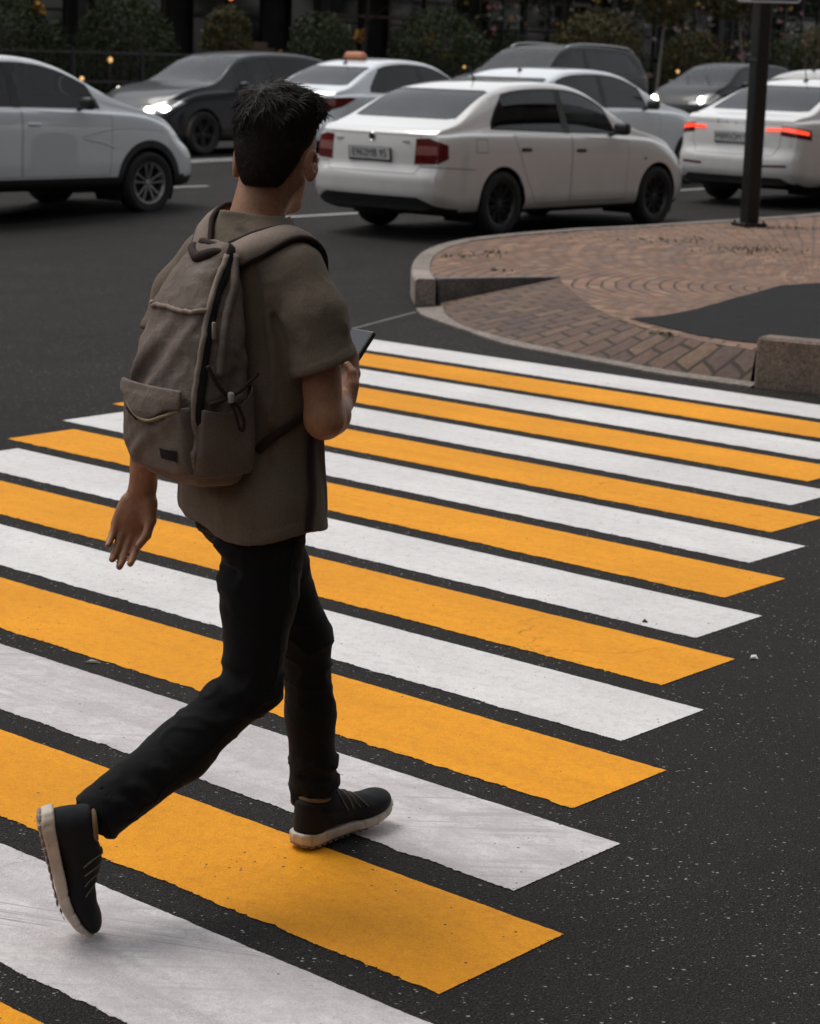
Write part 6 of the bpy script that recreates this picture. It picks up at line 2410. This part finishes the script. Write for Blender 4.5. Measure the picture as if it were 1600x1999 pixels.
# --- dark saloon facing the other way, lamps on
B_ = sedan(name='dark_saloon', label='dark blue grey saloon car facing left with bright headlights, beyond the white crossover', z=zr_(23.5), paint=P_DARK, W=1.86, wb=2.85, fo=1.0, ro=1.05,
           tyre=.335, wheel=dict(rim=M_RIMD, spokes=5, twin=.02, spw=.03, w=.22, sidewall=.10), front_glass=M_GL_L, group='cars coming the other way', mirror=P_DARK, handle=P_DARK,
           zc=[(-1.05, 1.05), (-.95, 1.10), (-.78, 1.18), (-.62, 1.25), (.0, 1.53), (.5, 1.595), (1.0, 1.605), (1.5, 1.58), (1.80, 1.53), (2.60, 1.085), (2.85, 1.045), (3.3, .97), (3.62, .88), (3.85, .70)],
           zb=[(-1.05, 1.0), (-.5, 1.02), (.3, 1.01), (1.5, .985), (2.6, .96), (3.3, .86), (3.62, .75), (3.85, .60)],
           xd=-.66, xrr=-.02, xws=1.80, xcw=2.58, xq=-.25, xB=1.16, xA=2.22, door_f=2.26,
           fplate=(3.765, .42, 'M417OA 95', False, .05),
           cuts=[('headlight', [(3.2, .90, .80), (3.55, .72, .64), (3.78, .48, .62), (3.76, .48, .70), (3.4, .82, .84)], (.68, .73, 0), M_CLR, True, None),
                 ('trim', [(4, -.46, .30), (4, .46, .30), (4, .52, .62), (4, -.52, .62)], (1, 0, 0), M_BLK, False, lambda c: c.x > 3.2),
                 ('trim', [(4, -.85, .22), (4, .85, .22), (4, .80, .30), (4, -.80, .30)], (1, 0, 0), M_BLK, False, lambda c: c.x > 3.0)],
           extras=[lamp_ball([(3.62, .56, .675), (3.50, .70, .70), (3.62, -.56, .675), (3.50, -.70, .70)], (.115, .12, .052), M_LAMP)])
make_car(B_, 25.59, 25.05, True)
# --- white taxi in the third lane
C_ = sedan(zc=[(-1.03, 1.0), (-.96, 1.06), (-.70, 1.11), (-.58, 1.14), (.06, 1.43), (.4, 1.52), (.8, 1.55), (1.2, 1.53), (1.45, 1.48), (2.32, 1.04), (2.55, .99), (3.0, .90), (3.28, .79), (3.46, .65)],
           zb=[(-1.03, .985), (-.5, 1.005), (.3, 1.0), (1.5, .97), (2.3, .945), (3.0, .82), (3.28, .71), (3.46, .6)], name='white_taxi', label='white taxi saloon with an orange roof sign behind the walking person\'s head', z=zr_(24.5), paint=P_WHITEC, W=1.73,
           wheel=dict(rim=M_RIMS, spokes=5, twin=.02, spw=.03, w=.19), tyre=.312, group='cars queuing towards the junction', handle=P_WHITEC, mirror=P_WHITEC,
           plate=(-.868, .73, 'A306EC 95', True, -.10),
           cuts=[('tail_light', [(-1.0, .46, .93), (-1.0, .52, .84), (-.94, .70, .79), (-.80, .85, .85), (-.52, .86, .965), (-.62, .86, .985), (-.90, .66, .975)], (-.70, .71, 0), M_RED, True, RB),
                 ('boot_lid', [(-1, -.55, .60), (-1, .55, .60), (-1, .60, .69), (-1, .575, .955), (-1, -.575, .955), (-1, -.60, .69)], (-1, 0, 0), None, False, lambda c: c.x < -.6),
                 ('trim', [(-1, -.9, .12), (-1, .9, .12), (-1, .84, .25), (-1, .56, .36), (-1, -.56, .36), (-1, -.84, .25)], (-1, 0, 0), M_BLK, False, BACKF)],
           extras=[aerial(.16, 0, .16, -.3), roof_sign(.42, .05, M_ORNG, (.16, .44, .12))])


def checker(root, B):
    b2 = bmesh.new()
    for sg in (-1, 1):
        for k in range(26):
            x = .05 + k * .06
            for r in range(2):
                if (k + r) % 2: continue
                z = .86 + r * .05
                y = float(B.w(x)) * .992
                bm_box(b2, (x, sg * (y - .001), z), (.058, .012, .048))
    bm_obj('checker_band', b2, M_INK, root)


C_['extras'].append(checker)
make_car(C_, 23.15, 21.7)
# --- white saloon in the second lane, ahead of the near one
E_ = sedan(name='white_saloon', label='cool white saloon car partly hidden behind the near white saloon', z=zr_(23.), paint=P_WHITEC, W=1.84, wb=2.78, fo=.84, ro=1.1,
           wheel=dict(rim=M_RIMD, spokes=10, twin=.012, spw=.016, w=.21, sidewall=.10), tyre=.33, handle=P_WHITEC,
           zc=[(-1.1, 1.03), (-1.0, 1.07), (-.85, 1.10), (-.75, 1.125), (-.05, 1.41), (.35, 1.50), (.8, 1.52), (1.2, 1.50), (1.45, 1.45), (2.35, 1.06), (2.6, 1.015), (3.1, .92), (3.4, .80), (3.62, .66)],
           zb=[(-1.1, 1.0), (-.5, 1.01), (.3, 1.0), (1.5, .98), (2.35, .96), (3.1, .83), (3.4, .71), (3.62, .6)],
           xd=-.75, xrr=-.08, xws=1.45, xcw=2.33, xq=-.30, xB=.92, xA=1.86, door_f=2.05,
           cuts=[('tail_light', [(-.95, .45, .88), (-.95, .5, .78), (-.72, .86, .80), (-.60, .90, .90), (-.85, .62, .92)], (-.70, .71, 0), M_RED, True, RB),
                 ('headlight', [(3.1, .86, .72), (3.5, .66, .62), (3.66, .45, .62), (3.64, .45, .70), (3.3, .80, .79)], (.65, .76, 0), M_CLR, True, None)],
           extras=[aerial(.15, 0, .07, -1.2)])
make_car(E_, 21.54, 17.12)
# --- graphite off-roader facing left
F_ = sedan(name='grey_suv', label='dark grey SUV with roof rails facing left beyond the white saloons', z=zr_(32.), paint=P_GREY, W=1.92, wb=2.80, fo=.95, ro=.98, zbot=.27, tyre=.36, group='cars coming the other way',
           wheel=dict(rim=M_RIMS, spokes=5, twin=.02, spw=.03, w=.23), handle=P_GREY, mirror=P_GREY, tumble=.34,
           zc=[(-0.98, 1.27), (-0.92, 1.33), (-0.72, 1.63), (-0.5, 1.77), (0.3, 1.83), (1.0, 1.845), (1.5, 1.81), (1.75, 1.755), (2.55, 1.284), (2.8, 1.244), (3.3, 1.144), (3.58, 1.004), (3.75, 0.824)],
           zb=[(-0.98, 1.27), (-0.5, 1.27), (0.3, 1.26), (1.5, 1.24), (2.55, 1.128), (3.2, 1.038), (3.5, 0.928), (3.75, 0.788)],
           xd=-.90, xrr=-.58, xws=1.75, xcw=2.53, xq=-.60, xB=1.12, xA=2.14, door_f=2.2, rear=[(.15, .1), (.4, .0), (.9, .03), (1.2, .06), (1.7, .06)],
           cuts=[('headlight', [(3.1, .92, .86), (3.5, .72, .78), (3.70, .45, .78), (3.68, .45, .88), (3.3, .84, .95)], (.65, .76, 0), M_CLR, True, None),
                 ('trim', [(4, -.40, .60), (4, .40, .60), (4, .44, .86), (4, -.44, .86)], (1, 0, 0), M_BLK, False, lambda c: c.x > 3.2)])


def rails(root, B):
    for sg in (-1, 1):
        pts = []
        for x in np.linspace(-.55, 1.60, 14):
            y, z = B.rail(x)
            zz = float(z) + .5 * (float(B.zc(x)) - float(z)) + .045 * (1 if -.5 < x < 1.55 else 0)
            pts.append((x, sg * (float(y) - .06), zz))
        b2 = bmesh.new()
        bm_tube(b2, pts, .020, 8)
        bm_obj('roof_rail', b2, M_RIMS, root, True)


def dlo_chrome(root, B):
    pass


F_['extras'] = [rails]
make_car(F_, 33.72, 24.95, True)
# --- black hatchback facing left, lamps on
G_ = sedan(name='black_hatchback', label='black hatchback facing left with round lit headlights, seen left of the sign pole', z=zr_(39.5), paint=P_BLACK, W=1.74, wb=2.49, fo=.82, ro=.72, tyre=.305, group='cars coming the other way',
           wheel=dict(rim=M_RIMS, spokes=5, spw=.05, w=.19), handle=P_BLACK, mirror=P_BLACK,
           zc=[(-0.72, 1.14), (-0.68, 1.21), (-0.45, 1.47), (-0.2, 1.54), (0.5, 1.575), (0.95, 1.58), (1.3, 1.55), (1.5, 1.51), (2.42, 1.086), (2.62, 1.046), (2.95, 0.956), (3.18, 0.836), (3.31, 0.696)],
           zb=[(-0.72, 1.09), (-0.4, 1.09), (0.3, 1.075), (1.4, 1.04), (2.4, 0.971), (2.9, 0.866), (3.15, 0.756), (3.31, 0.636)],
           xd=-.64, xrr=-.28, xws=1.5, xcw=2.40, xq=-.42, xB=1.0, xA=2.0, door_f=1.98,
           cuts=[('headlight', [(2.55, .86, .82), (2.95, .74, .70), (3.22, .44, .70), (3.20, .44, .80), (2.75, .78, .94)], (.66, .75, .1), M_CLR, True, None),
                 ('trim', [(4, -.46, .26), (4, .46, .26), (4, .56, .46), (4, -.56, .46)], (1, 0, 0), M_BLK, False, lambda c: c.x > 2.8)],
           extras=[lamp_ball([(3.02, .60, .80), (3.02, -.60, .80)], (.065, .06, .06), M_LAMP)])


def wiper(root, B):
    b2 = bmesh.new()
    for (x, y), (x2, y2) in (((2.34, .35), (1.86, -.10)), ((2.36, -.2), (1.95, -.52))):
        P_ = [np.array((x + (x2 - x) * k, y + (y2 - y) * k)) for k in np.linspace(0, 1, 6)]
        bm_tube(b2, [(p[0], p[1], float(B.zc(p[0])) + .02) for p in P_], .011, 6)
    bm_obj('wiper', b2, M_BLK, root, True)


G_['extras'].append(wiper)
make_car(G_, 40.95, 25.65, True)
# --- white saloon at the right edge, brake lights on
H_ = sedan(name='white_saloon', label='white saloon car with glowing brake lights half hidden by the black sign pole', z=zr_(22.4), paint=P_WHITE, W=1.81, wb=2.69, ro=.98, fo=.93, tyre=.32,
           wheel=dict(rim=M_RIMS, spokes=5, twin=.02, spw=.03, w=.21), handle=P_WHITE, mirror=P_WHITE, rg=M_GL_D,
           zc=[(-0.98, 1.005), (-0.9, 1.04), (-0.66, 1.07), (-0.56, 1.09), (0.3, 1.42), (0.75, 1.485), (1.2, 1.495), (1.6, 1.47), (1.78, 1.435), (2.62, 1.028), (2.85, 0.993), (3.25, 0.918), (3.47, 0.818), (3.62, 0.668)],
           zb=[(-0.98, 0.975), (-0.5, 0.995), (0.3, 0.985), (1.5, 0.96), (2.6, 0.928), (3.2, 0.828), (3.45, 0.718), (3.62, 0.608)],
           xd=-.56, xrr=.28, xws=1.78, xcw=2.60, xq=-.10, xB=1.16, xA=2.16, door_f=2.16,
           plate=(-.905, .79, 'M895OM 95', True, -.10),
           cuts=[('boot_lid', [(-1, -.55, .60), (-1, .55, .60), (-1, .62, .72), (-1, .62, .965), (-1, -.62, .965), (-1, -.62, .72)], (-1, 0, 0), None, False, lambda c: c.x < -.6),
                 ('lamp_lens', [(-.95, .66, .925), (-.95, .66, .895), (-.70, .90, .845), (-.70, .90, .885), (-.88, .72, .93)], (-.74, .67, 0), M_REDL, True, RB),
                 ('tail_light', [(-.97, .40, .93), (-.97, .42, .865), (-.93, .64, .84), (-.74, .90, .745), (-.64, .90, .78), (-.66, .90, .90), (-.88, .70, .945)], (-.74, .67, 0), M_RED, True, RB),
                 ('trim', [(-1, -.9, .12), (-1, .9, .12), (-1, .86, .25), (-1, .66, .35), (-1, -.66, .35), (-1, -.86, .25)], (-1, 0, 0), M_BLK, False, BACKF),
                 ('rear_reflector', [(-1, .44, .465), (-1, .76, .475), (-1, .76, .502), (-1, .44, .492)], (-1, .2, 0), M_RED, True, BACKF)],
           extras=[aerial(.50, 0, .20, -.25), rear_badge([('Š', .26, .965, .06, -.905), ('K', .13, .965, .06, -.912), ('O', 0., .965, .06, -.915), ('D', -.13, .965, .06, -.912), ('A', -.26, .965, .06, -.905)])])


def brake_bars(root, B):
    for sg in (-1, 1):
        p = B.warp(np.array([[B.x0, sg * y, z] for y in np.linspace(.43, .62, 6) for z in (.882, .918)]))
        V = []
        for q in p: V.append((q[0] - .012, q[1], q[2]))
        F = [(2 * i, 2 * i + 1, 2 * i + 3, 2 * i + 2) if sg > 0 else (2 * i + 2, 2 * i + 3, 2 * i + 1, 2 * i) for i in range(5)]
        mesh('brake_light', V, F, M_REDL, root)


H_['extras'].append(brake_bars)
H_['yaw'] = -3
make_car(H_, 22.3, 13.58)
# --- silver taxi beyond the pole
I_ = sedan(ro=1.03, name='silver_taxi', label='pale silver taxi mostly hidden behind the white saloon and the sign pole', z=zr_(29.), paint=P_SILV, W=1.74, tyre=.31, wheel=dict(rim=M_RIMS, spokes=5, spw=.05, w=.19),
           zc=[(-0.95, 1.06), (-0.88, 1.09), (-0.62, 1.12), (-0.5, 1.14), (0.3, 1.48), (0.7, 1.54), (1.15, 1.55), (1.55, 1.52), (1.72, 1.48), (2.55, 1.062), (2.75, 1.022), (3.15, 0.942), (3.36, 0.832), (3.5, 0.692)],
           cuts=[('tail_light', [(-.95, .62, .96), (-.95, .62, .74), (-.85, .80, .72), (-.70, .87, .74), (-.70, .87, .94), (-.85, .80, .98)], (-.70, .71, 0), M_REDL, True, RB)],
           extras=[aerial(.50, .1, .22, -.3), roof_sign(1.2, -.0, M_PLATE, (.18, .62, .12), True)])
make_car(I_, 28.9, 17.25)

# ---------------------------------------------------------------- camera, sky and sun
cam = bpy.data.cameras.new('camera')
cam.sensor_fit = 'HORIZONTAL'
cam.sensor_width = 36.
cam.lens = 4087.8 / 1600 * 36
cam.clip_start = .05
cam.clip_end = 800
cam.dof.use_dof = True
cam.dof.focus_distance = 4.9
cam.dof.aperture_fstop = 9.5
co_ = bpy.data.objects.new('camera', cam)
link(co_)
pt, rl = .21386, .030116
fw = Vector((0, math.cos(pt), -math.sin(pt)))
r0, u0 = Vector((1, 0, 0)), Vector((0, math.sin(pt), math.cos(pt)))
rr = r0 * math.cos(rl) + u0 * math.sin(rl)
uu = -r0 * math.sin(rl) + u0 * math.cos(rl)
co_.matrix_world = Matrix(((rr.x, uu.x, -fw.x, 0), (rr.y, uu.y, -fw.y, 0), (rr.z, uu.z, -fw.z, 1.78393), (0, 0, 0, 1)))
SC.camera = co_

SUN_EL, SUN_AZ = rad(64), rad(305)      # high sun behind thin cloud
w = bpy.data.worlds.new('World')
SC.world = w
w.use_nodes = True
nt = w.node_tree
bg = nt.nodes['Background']
sky = N(nt, 'ShaderNodeTexSky', sky_type='NISHITA')
sky.sun_disc = False
sky.sun_elevation = SUN_EL
sky.sun_rotation = SUN_AZ
sky.air_density = 1.2
sky.dust_density = 1.5
sky.ozone_density = 1.0
hs = N(nt, 'ShaderNodeHueSaturation')
hs.inputs['Saturation'].default_value = .12       # overcast: the blue is mostly gone
L(nt, sky.outputs['Color'], hs.inputs['Color'])
L(nt, hs.outputs['Color'], bg.inputs['Color'])
bg.inputs['Strength'].default_value = SKY_STR
sl = bpy.data.lights.new('sun', 'SUN')
sl.energy = SUN_STR
sl.angle = rad(28)
sl.color = (1., .96, .9)
so = bpy.data.objects.new('sun', sl)
link(so)
# sky texture: rotation measured from +Y clockwise
sd = Vector((math.sin(SUN_AZ) * math.cos(SUN_EL), math.cos(SUN_AZ) * math.cos(SUN_EL), math.sin(SUN_EL)))
so.rotation_euler = sd.to_track_quat('Z', 'Y').to_euler()
so.location = (0, 0, 30)
SC.view_settings.view_transform = 'Standard'
SC.view_settings.look = 'None'
SC.view_settings.exposure = EXPO
SC.view_settings.gamma = 1
SC.render.film_transparent = False
